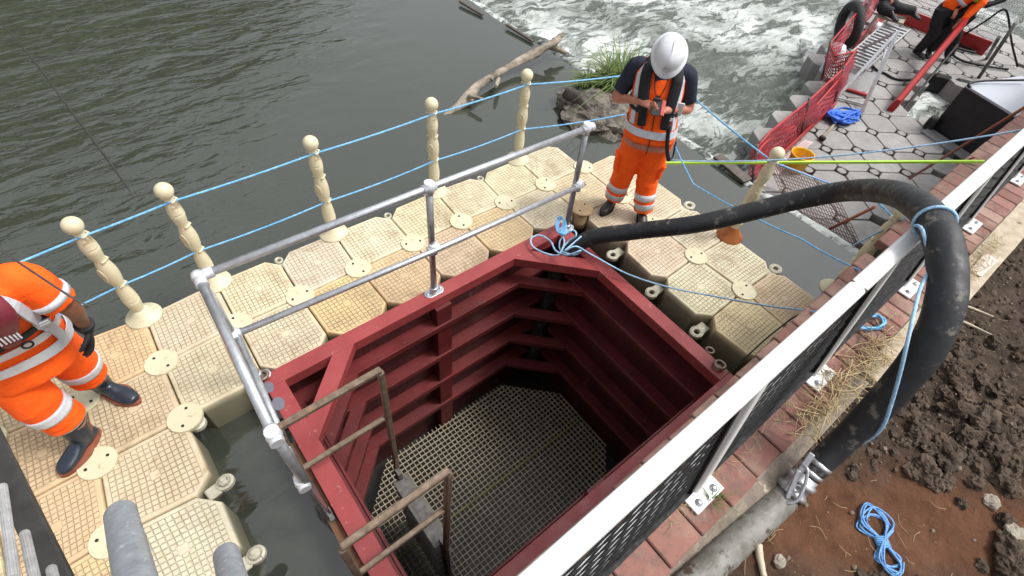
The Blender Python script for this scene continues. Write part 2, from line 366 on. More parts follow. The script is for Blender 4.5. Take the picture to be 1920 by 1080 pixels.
# ================================================================ near floating walkway
def dock_mat(name, tiles, sat):
    m, nt, b = newmat(name); uv = coord(nt, 'UV'); co = coord(nt); oi = nt.nodes.new('ShaderNodeObjectInfo')
    sx = nt.nodes.new('ShaderNodeSeparateXYZ'); nt.links.new(uv, sx.inputs[0]); ms = []; ins = []
    for a in (0, 1):
        x = sx.outputs[a]; fr = mth(nt, 'FRACT', mth(nt, 'MULTIPLY', x, tiles)); d = mth(nt, 'ABSOLUTE', mth(nt, 'SUBTRACT', fr, .5))
        ms.append(ramp(nt, d, [(.39, (1, 1, 1)), (.46, (0, 0, 0))]))
        e = mth(nt, 'ABSOLUTE', mth(nt, 'SUBTRACT', x, .5)); ins.append(mth(nt, 'LESS_THAN', e, .5-1.0/tiles))
    tile = mth(nt, 'MULTIPLY', ms[0], ms[1]); inside = mth(nt, 'MULTIPLY', ins[0], ins[1])
    man = mth(nt, 'ADD', mth(nt, 'ABSOLUTE', mth(nt, 'SUBTRACT', sx.outputs[0], .5)), mth(nt, 'ABSOLUTE', mth(nt, 'SUBTRACT', sx.outputs[1], .5)))
    inside = mth(nt, 'MULTIPLY', inside, mth(nt, 'LESS_THAN', man, .74))
    mx = mth(nt, 'MAXIMUM', mth(nt, 'ABSOLUTE', mth(nt, 'SUBTRACT', sx.outputs[0], .5)), mth(nt, 'ABSOLUTE', mth(nt, 'SUBTRACT', sx.outputs[1], .5)))
    inside = mth(nt, 'MULTIPLY', inside, mth(nt, 'GREATER_THAN', mx, .06)); boss = mth(nt, 'LESS_THAN', mth(nt, 'ABSOLUTE', mth(nt, 'SUBTRACT', mx, .055)), .005)
    groove = mth(nt, 'MAXIMUM', boss, mth(nt, 'MULTIPLY', mth(nt, 'SUBTRACT', 1., tile), inside)) if sat else mth(nt, 'MULTIPLY', mth(nt, 'SUBTRACT', 1., tile), mth(nt, 'MULTIPLY', inside, .15))
    dirt = tex(nt, 6, 7, .7, co); fine = tex(nt, 60, 5, .7, co)
    c = oi.outputs['Color']
    c = mixc(nt, ramp(nt, dirt, [(.35, (0, 0, 0)), (.75, (.7, .7, .7))]), c, (.4, .3, .18) if sat else (.17, .155, .14))
    if sat: c = mixc(nt, ramp(nt, tex(nt, 2.3, 8, .78, co, .6), [(.52, (0, 0, 0)), (.62, (.6, .6, .6))]), c, (.3, .22, .13))
    c = mixc(nt, ramp(nt, fine, [(.55, (0, 0, 0)), (.75, (.4, .4, .4))]), c, (.2, .15, .09) if sat else (.12, .11, .1))
    gd = mth(nt, 'MULTIPLY', groove, ramp(nt, tex(nt, 1.3, 5, .75, co), [(.35, (.12, .12, .12)), (.62, (.9, .9, .9))]))
    c = mixc(nt, gd, c, (.3, .23, .14) if sat else (.1, .09, .085))
    # green-brown algae on the flanks down at the waterline
    sz = nt.nodes.new('ShaderNodeSeparateXYZ'); nt.links.new(co, sz.inputs[0])
    if sat: c = mixc(nt, ramp(nt, mth(nt, 'MULTIPLY', sz.outputs[2], -1.), [(.02, (0, 0, 0)), (.07, (.75, .75, .75)), (.3, (.95, .95, .95))]), c, (.16, .155, .1))
    nt.links.new(c, b.inputs['Base Color']); b.inputs['Roughness'].default_value = .55; b.inputs['Specular IOR Level'].default_value = .35
    bump(nt, b, mth(nt, 'ADD', mth(nt, 'SUBTRACT', 1., groove), mth(nt, 'MULTIPLY', dirt, .3)), .9, .006)
    return m
DOCK = dock_mat('dock_plastic', 15, True); DOCKG = dock_mat('far_dock_plastic', 6, False)
def cube_mesh(P, c=.2, h=.40, z0=0., g=0.):
    # P: four corner points (s,t) = (0,0),(1,0),(1,1),(0,1)
    def W(s, t): return P[0]*(1-s)*(1-t)+P[1]*s*(1-t)+P[2]*s*t+P[3]*(1-s)*t
    def outl(d):
        o = []
        for (sx, sy) in ((0, 0), (1, 0), (1, 1), (0, 1)):
            A = {(0, 0): ((d, c+d*.4), (.5*c+d*.7, .5*c+d*.7), (c+d*.4, d)), (1, 0): ((1-c-d*.4, d), (1-.5*c-d*.7, .5*c+d*.7), (1-d, c+d*.4)),
                 (1, 1): ((1-d, 1-c-d*.4), (1-.5*c-d*.7, 1-.5*c-d*.7), (1-c-d*.4, 1-d)), (0, 1): ((c+d*.4, 1-d), (.5*c+d*.7, 1-.5*c-d*.7), (d, 1-c-d*.4))}[(sx, sy)]
            o += list(A)
        return o
    mb = MB(); R = []; uv = []
    for z, d in ((-h, .02), (-.3, .01), (-.035, .006), (-.014, .009), (-.004, .016), (0, .028)):
        ol = outl(d+g); R.append([W(s, t)+V(0, 0, z+z0) for s, t in ol]); uv.append(ol)
    mb.rings(R, smooth=False); me = mb.mesh('float_cube')
    L = me.uv_layers.new(name='UVMap'); fl = [u for r in uv for u in r]
    for lp in me.loops: L.data[lp.index].uv = fl[lp.vertex_index]
    return me
meas = {(0, 1): (270, 592), (1, 1): (403, 528), (3, 1): (625, 436), (5, 1): (815, 358), (7, 1): (970, 298), (0, .5): (303, 680), (1, .5): (445, 608), (2, .5): (563, 555), (3, .5): (672, 503), (4, .5): (775, 456),
        (5, .5): (865, 415), (6, .5): (948, 380), (7, .5): (1023, 346), (0, 0): (347, 783), (-1, 0): (183, 868), (8, 0): (1165, 369), (8, -1): (1305, 480), (8, -1.5): (1395, 545), (0, -.5): (405, 912), (0, -1): (462, 1050),
        (-1, -.5): (207, 1010), (-1, .5): (155, 750), (-2, .5): (-25, 828), (2, 1): (518, 480), (4, 1): (723, 397), (6, 1): (897, 328), (7, 0): (1089, 400), (7, -1): (1236, 530), (7, -1.5): (1322, 604)}
def node(u, v):
    if (u, v) in meas: return at(*meas[(u, v)], 0)
    return V(u*.5, v, 0)
NW = root('floating_walkway', (1, .5, 0), 'cream floating walkway of pinned plastic cubes around the red steel box', 'pontoon')
cells = [(i, .5) for i in range(-4, 8)]+[(i, 0.) for i in range(-4, 9)]+[(i, v) for v in (-.5, -1., -1.5, -2.) for i in (-4, -3, -2, -1)]+[(i, v) for v in (-.5, -1., -1.5, -2.) for i in (7, 8)]
tone = {(0, .5): (.52, .4, .27), (1, .5): (.62, .56, .36), (2, .5): (.55, .48, .36), (3, .5): (.64, .58, .38), (4, .5): (.6, .5, .3), (5, .5): (.62, .55, .35), (6, .5): (.64, .57, .37), (7, .5): (.62, .54, .36),
        (-1, .5): (.62, .36, .15), (0, 0.): (.56, .46, .3), (1, 0.): (.6, .55, .36), (2, 0.): (.66, .42, .16), (3, 0.): (.64, .42, .19), (4, 0.): (.56, .42, .25), (5, 0.): (.6, .42, .2), (6, 0.): (.62, .55, .36), (7, 0.): (.6, .46, .27), (8, 0.): (.62, .5, .32),
        (-1, 0.): (.5, .4, .24), (-2, 0.): (.58, .38, .16), (-1, -.5): (.52, .43, .28), (-2, -.5): (.58, .37, .15), (-1, -1.): (.56, .52, .36), (-2, -1.): (.6, .38, .15), (7, -1.): (.6, .5, .33), (8, -1.): (.62, .54, .36)}
rnd = random.Random(2)
for (i, v) in cells:
    P = [node(i, v), node(i+1, v), node(i+1, v+.5), node(i, v+.5)]
    dz = rnd.uniform(-.006, .0)
    col = tone.get((i, v), rnd.choice([(.6, .52, .33), (.6, .48, .28), (.62, .55, .38), (.56, .4, .2)]))
    link('float_cube', cube_mesh(P, z0=dz), DOCK, NW, col=tuple(min(.8, (x*.8+y*.2)*rnd.uniform(1.0, 1.1)) for x, y in zip(col, (.72, .73, .66))))
cellset = set(cells)
def cap_mesh(r, holes=True):
    mb = MB(); mb.lathe([(r*.9, -.05), (r, -.02), (r, .002), (r*.975, .006), (r*.93, .006), (r*.92, .004), (r*.3, .005)], n=32, smooth=False)
    return mb
CAPM = cap_mesh(.104).mesh('connector_cap'); HOLE = M('dark_hole', (.02, .018, .015), (.03, .025, .02), 20, .9)
hb = MB(); hb.lathe([(.009, .0), (.009, .0085)], (0, 0, 0), 10)
HOLEM = hb.mesh('pin_hole')
seen = set(); CAPM.materials.append(CREAM); HOLEM.materials.append(HOLE)
posts_at = {(0, 1), (1, 1), (3, 1), (5, 1), (7, 1), (9, -1.)}
for (i, v) in cells:
    for a, b in ((i, v), (i+1, v), (i, v+.5), (i+1, v+.5)):
        if (a, b) in seen: continue
        seen.add((a, b))
        nb = sum(c in cellset for c in ((a, b), (a-1, b), (a, b-.5), (a-1, b-.5)))
        p = node(a, b)
        if nb >= 3 and (a, b) != (7, 0) or (a, b) == (0, 0):
            o = link('connector_cap', CAPM, None, NW); o.location = p-NW.location+V(0, 0, .004); o.rotation_euler[2] = rnd.uniform(0, 6.28)
            for a_ in (-1, 1): h = link('pin_hole', HOLEM, None, o, local=True); h.location = (a_*.06, a_*.012, .001)
# lugs of the cube edges, ringed eyes a hand below the deck
LUGM = M('lug_plastic', (.5, .48, .38), (.36, .34, .26), 20, .5, bs=.3, spot=(.1, .09, .07), spots=.62)
def lug(p, dx, dy, z, bolt=False, s=1.):
    d = V(dx, dy, 0).normalized(); e = V(-d.y, d.x, 0); mb = MB(); c = p+d*.055*s+V(0, 0, z)
    R = []
    for k in range(20):
        a = 2*math.pi*k/20; q = d*math.cos(a)*.062*s+e*math.sin(a)*.055*s
        qi = q*.45; R.append([c+q+V(0, 0, .012), c+q-V(0, 0, .02), c+qi-V(0, 0, .02), c+qi+V(0, 0, .012), c+q*.75+V(0, 0, .02)])
    mb.rings(R, closed=True); mb.box(p-d*.03+V(0, 0, z-.01), (.09*s, .09*s, .03), Matrix((d, e, V(0, 0, 1))).transposed(), .008)
    if bolt:
        mb.lathe([(.03, .01), (.034, .03), (.026, .045), (.014, .046), (.012, .06)], c, 14)
    link('lug', mb, LUGM, NW)
for u, v, z in ((7, -.5, -.1), (7, -1, -.1), (7, -1.5, -.1), (7, -2, -.1)): lug(node(u, v), -1, 0, z)
lug(node(0, -.5), 1, .15, -.03, True, .85); lug(node(0, -1), 1, .1, -.03, True, .85); lug(node(0, -1.5), 1, 0, -.03, True); lug(node(0, 0), .8, -1, -.05, False)
for u in (2, 4, 6): lug(node(u, 1)-V(0, .07, 0), 0, 1, -.03, False, .62)
lug(node(9, 0)-V(.05, 0, 0), 1, 0, -.02, False, .9); lug(node(9, -.5)-V(.05, 0, 0), 1, 0, -.02); lug(node(9, -1.5)-V(.05, 0, 0), 1, 0, -.02)
# raised bollard cap by the corner of the box
mb = MB(); mb.lathe([(.085, -.12), (.08, -.05), (.06, -.02), (.055, .03), (.1, .05), (.104, .068), (.095, .075), (.01, .074)], node(7, 0), 26)
b_ = link('bollard', mb, M('bollard_plastic', (.55, .4, .22), (.42, .3, .17), 20, .6, spot=(.1, .08, .06), spots=.62), NW)
for a in (-1, 1): hb = MB(); hb.lathe([(.009, .07), (.009, .0775)], node(7, 0)+V(a*.05, a*.02, 0), 10); link('pin_hole', hb, HOLE, b_)
# ---------------------------------------------------------------- rope posts
def post_meshes():
    sh = MB(); prof = []
    def seg(z0, z1, r0, rm):
        for k in range(7):
            t = k/6; prof.append((r0+(rm-r0)*math.sin(math.pi*min(1, t*.98+.01))**.8, z0+(z1-z0)*t))
    def half(z0, z1, r0, r1, up_):
        for k in range(5):
            t = k/4; q = math.sin(math.pi/2*(t if up_ else 1-t)); prof.append((r0+(r1-r0)*q, z0+(z1-z0)*t))
    prof.append((.052, .015)); prof.append((.036, .085)); half(.09, .2, .036, .05, True); prof.append((.045, .204)); prof.append((.051, .208)); half(.21, .36, .034, .05, False)
    seg(.372, .60, .033, .052); half(.612, .72, .033, .048, True); prof.append((.043, .724)); prof.append((.049, .728)); half(.73, .82, .03, .048, False); prof.append((.028, .86))
    sh.lathe(prof, n=20)
    base = MB(); base.lathe([(.118, -.01), (.12, .002), (.112, .012), (.075, .03), (.05, .07), (.04, .085)], n=26)
    ball = MB(); ball.lathe([(.02, .845)]+[(.056*math.sin(a), .905-.056*math.cos(a)) for a in [math.pi*(k+2)/14 for k in range(12)]], n=22)
    cl = MB()
    for z in (.366, .606, .83): cl.tube([V(-.036, -.02, z), V(-.04, .0, z), V(-.03, .034, z), V(.03, .034, z), V(.04, 0, z), V(.036, -.02, z)], .008, 6)
    ov = MB(); ov.tube([V(.028*math.cos(a), -.047, .487+.06*math.sin(a)) for a in [2*math.pi*k/18 for k in range(18)]], .004, 5, closed=True)
    return [('base_flange', base.mesh('base_flange'), CREAM), ('shaft', sh.mesh('shaft'), CREAM), ('ball_top', ball.mesh('ball_top'), CREAM), ('rope_clip', cl.mesh('rope_clip'), CREAM), ('shaft_emblem', ov.mesh('shaft_emblem'), CREAM)]
PM = post_meshes()
for _, me, m in PM: me.materials.append(m)
labels = {(0, 1): 'cream baluster rope post nearest the worker in rubber boots', (1, 1): 'cream baluster rope post behind the left corner of the galvanised guardrail', (3, 1): 'third cream rope post from the left, leaning a little over the calm water',
          (5, 1): 'cream rope post behind the middle upright of the guardrail', (7, 1): 'cream rope post between the driftwood and the end of the guardrail',
          (9, -1.): 'cream rope post with rust-orange base behind the black hose', 'q': 'cream rope post standing at the brick coping under the bend of the hose'}
PTOP = {}
def place_post(key, p, sc=1., tilt=None):
    r = root('rope_post', p, labels[key], 'rope post', 'cream rope posts along the walkway')
    for nm, me, m in PM:
        o = link(nm, me, None, r, local=True)
        if key == (9, -1.) and nm == 'base_flange':
            o.data = me.copy(); o.data.materials.clear(); o.data.materials.append(RUSTC); o.scale = (1, 1, 1.5); o['label'] = 'rust-orange base'
    r.scale = (sc, sc, sc)
    if tilt: r.rotation_euler = tilt
    r.rotation_euler[2] = rad(-60)
    bpy.context.view_layer.update(); PTOP[key] = [r.matrix_world @ V(0, 0, z) for z in (.366, .83, .905)]
for k in ((0, 1), (1, 1), (3, 1), (5, 1), (7, 1)): place_post(k, node(*k))
place_post((9, -1.), node(9, -1.)+V(-.02, 0, 0), 1.02)
place_post('q', V(4.72, -1.945, 0), 1.)
# ================================================================ steel box
X0, X1, Y0, Y1, TZ = .48, 3.22, -2.03, -.0, .035
BX = root('steel_box', (1.85, -1, -2.3), 'open red steel box with stepped waler frames and a grating floor, sunk beside the quay', 'cofferdam')
def ring_poly(i):                    # octagon-free outer rectangle inset by i
    return X0+i, X1-i, Y0+i, Y1-i
mb = MB(); w_ = .12; hh = .10
mb.box(((X0+X1)/2, Y1-w_/2, TZ-hh/2), (X1-X0, w_, hh), bev=.003); mb.box(((X0+X1)/2, Y0+w_/2, TZ-hh/2), (X1-X0, w_, hh), bev=.003)
mb.box((X0+w_/2, (Y0+Y1)/2, TZ-hh/2), (w_, Y1-Y0-2*w_-.002, hh), bev=.003); mb.box((X1-w_/2, (Y0+Y1)/2, TZ-hh/2), (w_, Y1-Y0-2*w_-.002, hh), bev=.003)
link('rim', mb, REDST, BX)
def diag(mb, i, z, th, a, w_, corners=('tr', 'tl')):
    x0, x1, y0, y1 = ring_poly(i)
    b = a+w_*1.41
    for c in corners:
        sx = 1 if c[1] == 'r' else -1; sy = 1 if c[0] == 't' else -1
        cx = x1 if sx > 0 else x0; cy = y1 if sy > 0 else y0
        pl = [(cx-sx*a, cy), (cx-sx*b, cy), (cx, cy-sy*b), (cx, cy-sy*a)]
        if sx*sy > 0: pl = pl[::-1]
        mb.prism(pl, z-th, z)
for cn in ('tl', 'tr'): mb = MB(); diag(mb, .12, TZ-.003, .09, .34, .12, (cn,)); link('corner_brace', mb, REDST, BX)
mb = MB(); hgt = 2.36
for c, s in ((((X0+X1)/2, Y1-.035, -1.2), (X1-X0-.02, .02, hgt)), (((X0+X1)/2, Y0+.035, -1.2), (X1-X0-.02, .02, hgt)), ((X0+.035, (Y0+Y1)/2, -1.2), (.02, Y1-Y0-.11, hgt)), ((X1-.035, (Y0+Y1)/2, -1.2), (.02, Y1-Y0-.11, hgt))): mb.box(c, s)
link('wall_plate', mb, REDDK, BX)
for z in (-.28, -.74, -1.2, -1.68):
    mb = MB(); i = .17; g = .046
    x0, x1, y0, y1 = X0+g, X1-g, Y0+g, Y1-g; d = i-g
    mb.box(((x0+x1)/2, y1-d/2, z-.012), (x1-x0, d, .02)); mb.box(((x0+x1)/2, y0+d/2, z-.012), (x1-x0, d, .02))
    mb.box((x0+d/2, (y0+y1)/2, z-.012), (d, y1-y0-2*d-.004, .02)); mb.box((x1-d/2, (y0+y1)/2, z-.012), (d, y1-y0-2*d-.004, .02))
    X_0, X_1, Y_0, Y_1 = ring_poly(i)
    for c, s in ((((X_0+X_1)/2, Y_1+.006, z-.02), (X_1-X_0, .018, .065)), (((X_0+X_1)/2, Y_0-.006, z-.02), (X_1-X_0, .018, .065)), ((X_0-.012, (Y_0+Y_1)/2, z-.02), (.018, Y_1-Y_0-.03, .06)), ((X_1+.012, (Y_0+Y_1)/2, z-.02), (.018, Y_1-Y_0-.03, .06))): mb.box(c, s, bev=.004)
    diag(mb, i+.004, z+.008, .055, .27, .1)
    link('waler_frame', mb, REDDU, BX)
for k, (x, y, sx, sy) in enumerate(((1.86, Y1-.1, .14, .104), (1.86, Y0+.1, .14, .104))):
    mb = MB()
    zs = [TZ-.102, -.266, -.33, -.726, -.79, -1.186, -1.25, -1.666, -1.73, -2.3]
    for a, b in zip(zs[::2], zs[1::2]): mb.box((x, y, (a+b)/2), (sx, sy, a-b-.002))
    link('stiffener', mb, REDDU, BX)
GRATM = M('grating', (.6, .52, .38), (.42, .36, .24), 12, .6)
mb = MB(); gz = -2.2; gx0, gx1, gy0, gy1 = .62, 3.12, -1.92, -.13; cut = .5
def clipx(x, flip=0):
    a, b = gy0, gy1; e = max(0, cut-(x-gx0), cut-(gx1-x)); return a+e*(x > 2.5 or True), b-e
st = .05; k = 0
x = gx0
while x <= gx1:
    a, b = clipx(x); mb.box((x, (a+b)/2, gz), (.0055, b-a, .03)); x += st
y = gy0
while y <= gy1:
    e = max(0, cut-(y-gy0), cut-(gy1-y)); mb.box(((gx0+gx1)/2, y, gz-.003), (gx1-gx0-2*e, .0055, .028)); y += st
link('floor_grating', mb, GRATM, BX)
mb = MB(); mb.box((gx0/2+gx1/2, -1.02, gz+.012), (gx1-gx0-.1, .014, .03)); link('grating_joint', mb, M('olive_bar', (.3, .28, .08), (.22, .2, .06), 10), BX)
mb = MB(); mb.box(((X0+X1)/2, (Y0+Y1)/2, -2.42), (X1-X0, Y1-Y0, .04)); link('floor_plate', mb, M('dark_wet_floor', (.02, .018, .015), (.012, .011, .01), 5, .4), BX)
def torus(c, R_, r, nrm=(0, 0, 1), sq=1.):
    n = Vector(nrm).normalized(); e = n.orthogonal().normalized(); g = n.cross(e)
    return [Vector(c)+e*R_*math.cos(a)+g*R_*sq*math.sin(a) for a in [2*math.pi*k/18 for k in range(18)]]
EYEM = M('worn_iron', (.3, .22, .17), (.14, .1, .08), 20, .45, .6, spot=(.4, .3, .2), spots=.6)
for p in (at(490, 704, .07), at(1350, 684, .06)):
    mb = MB(); mb.tube(torus(p, .038, .011, (.1, .1, 1)), .012, 8, closed=True); mb.box(p-V(0, 0, .028), (.08, .06, .02), bev=.005); link('lifting_eye', mb, EYEM, BX)
mb = MB(); mb.tube(torus(at(1331, 657, .0), .03, .01, (.1, .1, 1)), .01, 8, closed=True); link('lifting_eye', mb, EYEM, BX)
# blue-grey paint patches on the left rim
PATCH = M('blue_grey_primer', (.1, .12, .16), (.16, .14, .17), 20, .5)
for (px, py, s) in ((503, 727, .035), (522, 757, .04)):
    p = at(px, py, TZ); mb = MB(); pl = [V(p.x+s*math.cos(a)*(1+.35*noise.noise(V(a, px, 0))), p.y+s*1.3*math.sin(a)*(1+.3*noise.noise(V(a, px, 4))), 0) for a in [2*math.pi*k/14 for k in range(14)]]
    mb.prism([(q.x, q.y) for q in pl], TZ-.01, TZ+.002); link('primer_patch', mb, PATCH, BX)
# ---------------------------------------------------------------- galvanised guardrail on the rim
GR = root('guardrail', (1.85, -.05, .04), 'galvanised tube guardrail clamped along the far and left rim of the red steel box', 'guardrail')
zt, zm, tr_ = 1.09, .55, .0235
A = at(372, 519, zt); B = at(797, 356, zt); C_ = at(1100, 241, zt); Dn = V(.435, -1.04, zt)
b0 = V(A.x, A.y, 0); bm = V(1.835, -.045, 0); be = V(3.2, -.1, 0); bl = V(.44, -1.07, 0)
def up(b, z, t=None): return V(b.x, b.y, z)
mb = MB(); mb.tube([A, up(bm, zt), C_+(C_-A).normalized()*.03], tr_, 14); mb.tube([A, Dn], tr_, 14); link('top_rail', mb, GALV, GR)
me0 = C_.copy(); me0.z = zm
mb = MB(); mb.tube([up(b0, zm)+V(0, 0, 0), up(bm, zm)-V(0, .04, 0), up(be, zm)+V(.06, -.03, 0)], tr_*.92, 14); mb.tube([up(b0, zm)+V(.02, 0, 0), V(.425, -1.05, zm)], tr_*.92, 14); link('mid_rail', mb, GALV, GR)
POSTM = M('dark_galvanised', (.36, .36, .37), (.24, .24, .25), 20, .35, .8, bs=.1)
for b, t in ((b0, A), (bm, up(bm, zt)), (be, C_), (bl, Dn)):
    if b is bl:
        mb = MB(); mb.tube([V(.44, -1.07, -.12), V(.437, -1.05, zt)], tr_, 14); mb.box((.455, -1.07, -.05), (.035, .09, .1), bev=.005); link('upright', mb, POSTM, GR); continue
    mb = MB(); mb.tube([V(b.x, b.y, TZ+.005), t], tr_, 14); p = link('upright', mb, POSTM if b is not b0 else GALV, GR)
    mb = MB(); z = TZ
    mb.tube([V(b.x-.045, b.y, z+.004), V(b.x+.045, b.y, z+.004)], .001, 4)
    R = []
    for zz, k in ((z, 1), (z+.008, 1), (z+.01, .93)): R.append([V(b.x+(.04*(1 if math.cos(a) > 0 else -1)+.042*math.cos(a))*k, b.y+.042*math.sin(a)*k, zz) for a in [2*math.pi*(q+.5)/20 for q in range(20)]])
    mb.rings(R); mb.lathe([(.033, z), (.033, z+.06), (.026, z+.065)], (b.x, b.y, 0), 16)
    for s in (-1, 1): mb.lathe([(.012, z+.008), (.012, z+.02), (.004, z+.021)], (b.x+s*.058, b.y, 0), 8)
    link('base_flange', mb, GALV, GR)
def sleeve(mb, p, d, L, r=.031):
    d = Vector(d).normalized(); p = Vector(p); mb.tube([p-d*L/2, p+d*L/2], r, 14)
FIT = M('white_galvanised_fitting', (.72, .73, .75), (.55, .57, .6), 20, .4, .45)
dx = (C_-A).normalized(); dy = (Dn-A).normalized()
for p, ds in ((A, (dx, -V(0, 0, 1), dy)), (up(bm, zt), (dx, V(0, 0, 1))), (C_, (dx, V(0, 0, 1))), (Dn, (dy, V(0, 0, 1))), (up(b0, zm), (dx, V(0, 0, 1), dy)), (up(bm, zm)-V(0, .02, 0), (dx, V(0, 0, 1))), (up(be, zm)-V(0, .02, 0), (dx, V(0, 0, 1))), (V(.425, -1.05, zm), (dy, V(0, 0, 1)))):
    mb = MB()
    corner = p is A
    for d in ds:
        if corner: sleeve(mb, p+Vector(d)*.035, d, .075)
        else: sleeve(mb, p, d, .09)
    mb.lathe([(.008, -.036), (.028, -.028), (.036, 0), (.028, .028), (.008, .036)], p, 14)
    link('tube_fitting', mb, FIT, GR)
mb = MB()
e = C_+dx*.065; mb.tube([e-dx*.04, e-dx*.001], .032, 14); link('tube_fitting', mb, FIT, GR)
# ---------------------------------------------------------------- access ladder with hooped handholds
LD = root('access_ladder', (.95, -1.16, -2.2), 'rusty ladder with two square handhold frames hooked over the left red rim', 'ladder')
for py_, tz, xi in ((-.83, .76, 1.015), (-1.5, .76, 1.005)):
    mb = MB(); lo = .21; s = .036
    mb.bar((.445, py_, tz), (xi, py_, tz), s, s, bev=.006); mb.bar((xi-.006, py_, tz-.019), (xi-.045, py_-.0, -.9), s, s, up=(0, 1, 0), bev=.006)
    mb.bar((.445, py_, lo), (xi-.042, py_, lo), s*.9, s*.9, bev=.006); mb.bar((.447, py_, tz-.019), (.43, py_, -.25), s, s, up=(0, 1, 0), bev=.006)
    link('handhold_frame', mb, RUSTY, LD)
LDM = M('grimy_aluminium', (.17, .16, .15), (.07, .065, .06), 24, .5, .5, bs=.3, spot=(.4, .39, .36), spots=.66)
for py_ in (-.86, -1.47):
    mb = MB(); mb.bar((.965, py_, -.62), (1.0, py_, -2.15), .03, .075, up=(0, 1, 0)); link('stringer', mb, LDM, LD)
for k in range(7):
    z = -.75-k*.2; mb = MB(); x = .965+(-.62-z)*.023
    mb.box((x, -1.165, z), (.13, .575, .022), bev=.004)
    for q in range(9): mb.box((x, -1.42+q*.064, z+.013), (.1, .008, .006))
    link('rung', mb, LDM, LD)
# rusty angle iron hung outside the left rim
mb = MB(); mb.box((X0-.03, -.98, -.03), (.05, .9, .012)); mb.box((X0-.012, -.98, -.09), (.012, .9, .14)); link('rusty_angle', mb, M('rust', (.2, .09, .04), (.1, .05, .03), 14, .8, bs=.5), BX)
# ---------------------------------------------------------------- parapet railing on the quay
PR = root('parapet_railing', (4, -2.3, BZ), 'white topped quay railing with black expanded mesh panels on white posts', 'railing')
WP = M('white_railing_paint', (.7, .7, .69), (.63, .63, .61), 3, .35, bs=.05, spot=(.36, .35, .33), spots=.69, sscale=30)
RZ, RY = 1.75, -2.16
mb = MB(); R = []
xs_ = [-1.5+.5*k for k in range(54)]
for x in xs_: R.append([V(x, RY+a*.034, RZ+b*.02) for a, b in ((-1, -1.3), (1, -1.3), (1.04, -.2), (.95, .5), (.6, .9), (0, 1), (-.6, .9), (-.95, .5), (-1.04, -.2))])
mb.rings(R, smooth=False); HR = link('handrail', mb, WP, PR)
for x in (2.55, 5.2, 7.9):
    mb = MB(); mb.box((x, RY, RZ-.004), (.004, .0705, .0465), bev=.012); link('rail_joint', mb, M('joint_shadow_gap', (.12, .12, .12)), HR)
BLK = M('black_powder_coat', (.006, .006, .007), (.01, .01, .011), 20, .6, spec=.25)
px_ = [at(1315, 925, BZ).x, at(1530, 705, BZ).x, at(1700, 540, BZ).x, at(1818, 425, BZ).x, at(1900, 335, BZ).x]
stp = (px_[2]-px_[0])/2
px_ = [px_[0]-stp*2, px_[0]-stp]+px_+[px_[4]+stp*1.1*k for k in range(1, 8)]
for k, x in enumerate(px_):
    mb = MB(); bY = -2.285
    mb.bar((x, bY, BZ+.012), (x, RY-.012, RZ-.028), .06, .04, up=(0, 1, 0), bev=.006); p = link('post', mb, WP, PR)
    mb = MB(); mb.box((x, -2.325, BZ+.014), (.2, .085, .012), bev=.003); pl = link('base_plate', mb, WP, p)
    for s in (-1, 1):
        mb = MB(); mb.lathe([(.019, BZ+.02), (.019, BZ+.023), (.012, BZ+.023), (.012, BZ+.034), (.003, BZ+.035)], (x+s*.055, -2.335, 0), 10); link('bolt', mb, GALV, pl)
def panel(xa, xb):
    mb = MB(); zb, zt2 = BZ+.11, RZ-.06
    def Q(x, z): t = (z-BZ)/(RZ-BZ); return V(x, -2.285+(RY+2.285)*t-.002, z)
    a, b = xa+.07, xb-.1
    for p, q in ((Q(a, zb), Q(b, zb)), (Q(a, zt2), Q(b, zt2)), (Q(a, zb), Q(a, zt2)), (Q(b, zb), Q(b, zt2))): mb.bar(p, q, .026, .03, up=(0, 1, .1))
    H = zt2-zb; sl = .42; st = .165; n = int((b-a+H/sl)/st)
    for sgn in (1, -1):
        for i in range(n):
            s = a-(H/sl)+i*st if sgn > 0 else a+i*st
            # line x = s + (z-zb)/sl (sgn>0) or s - (z-zb)/sl
            z0_, z1_ = zb, zt2; f = lambda z: s+sgn*(z-zb)/sl
            lo, hi = (a, b)
            def zz(x): return zb+sgn*(x-s)*sl
            if sgn > 0:
                if f(zb) < lo: z0_ = zz(lo)
                if f(zt2) > hi: z1_ = zz(hi)
            else:
                if f(zb) > hi: z0_ = zz(hi)
                if f(zt2) < lo: z1_ = zz(lo)
            if z1_-z0_ < .02 or z0_ < zb-.001 or z1_ > zt2+.001: continue
            mb.bar(Q(f(z0_), z0_), Q(f(z1_), z1_), .011, .006, up=(0, 1, .1))
    link('mesh_panel', mb, BLK, PR)
for a, b in zip(px_, px_[1:]):
    if a < 9: panel(a, b)
    mb = MB(); mb.box(((a+b)/2, -2.222, BZ+.05), (b-a-.06, .085, .02), bev=.004); link('bottom_rail', mb, WP, PR)
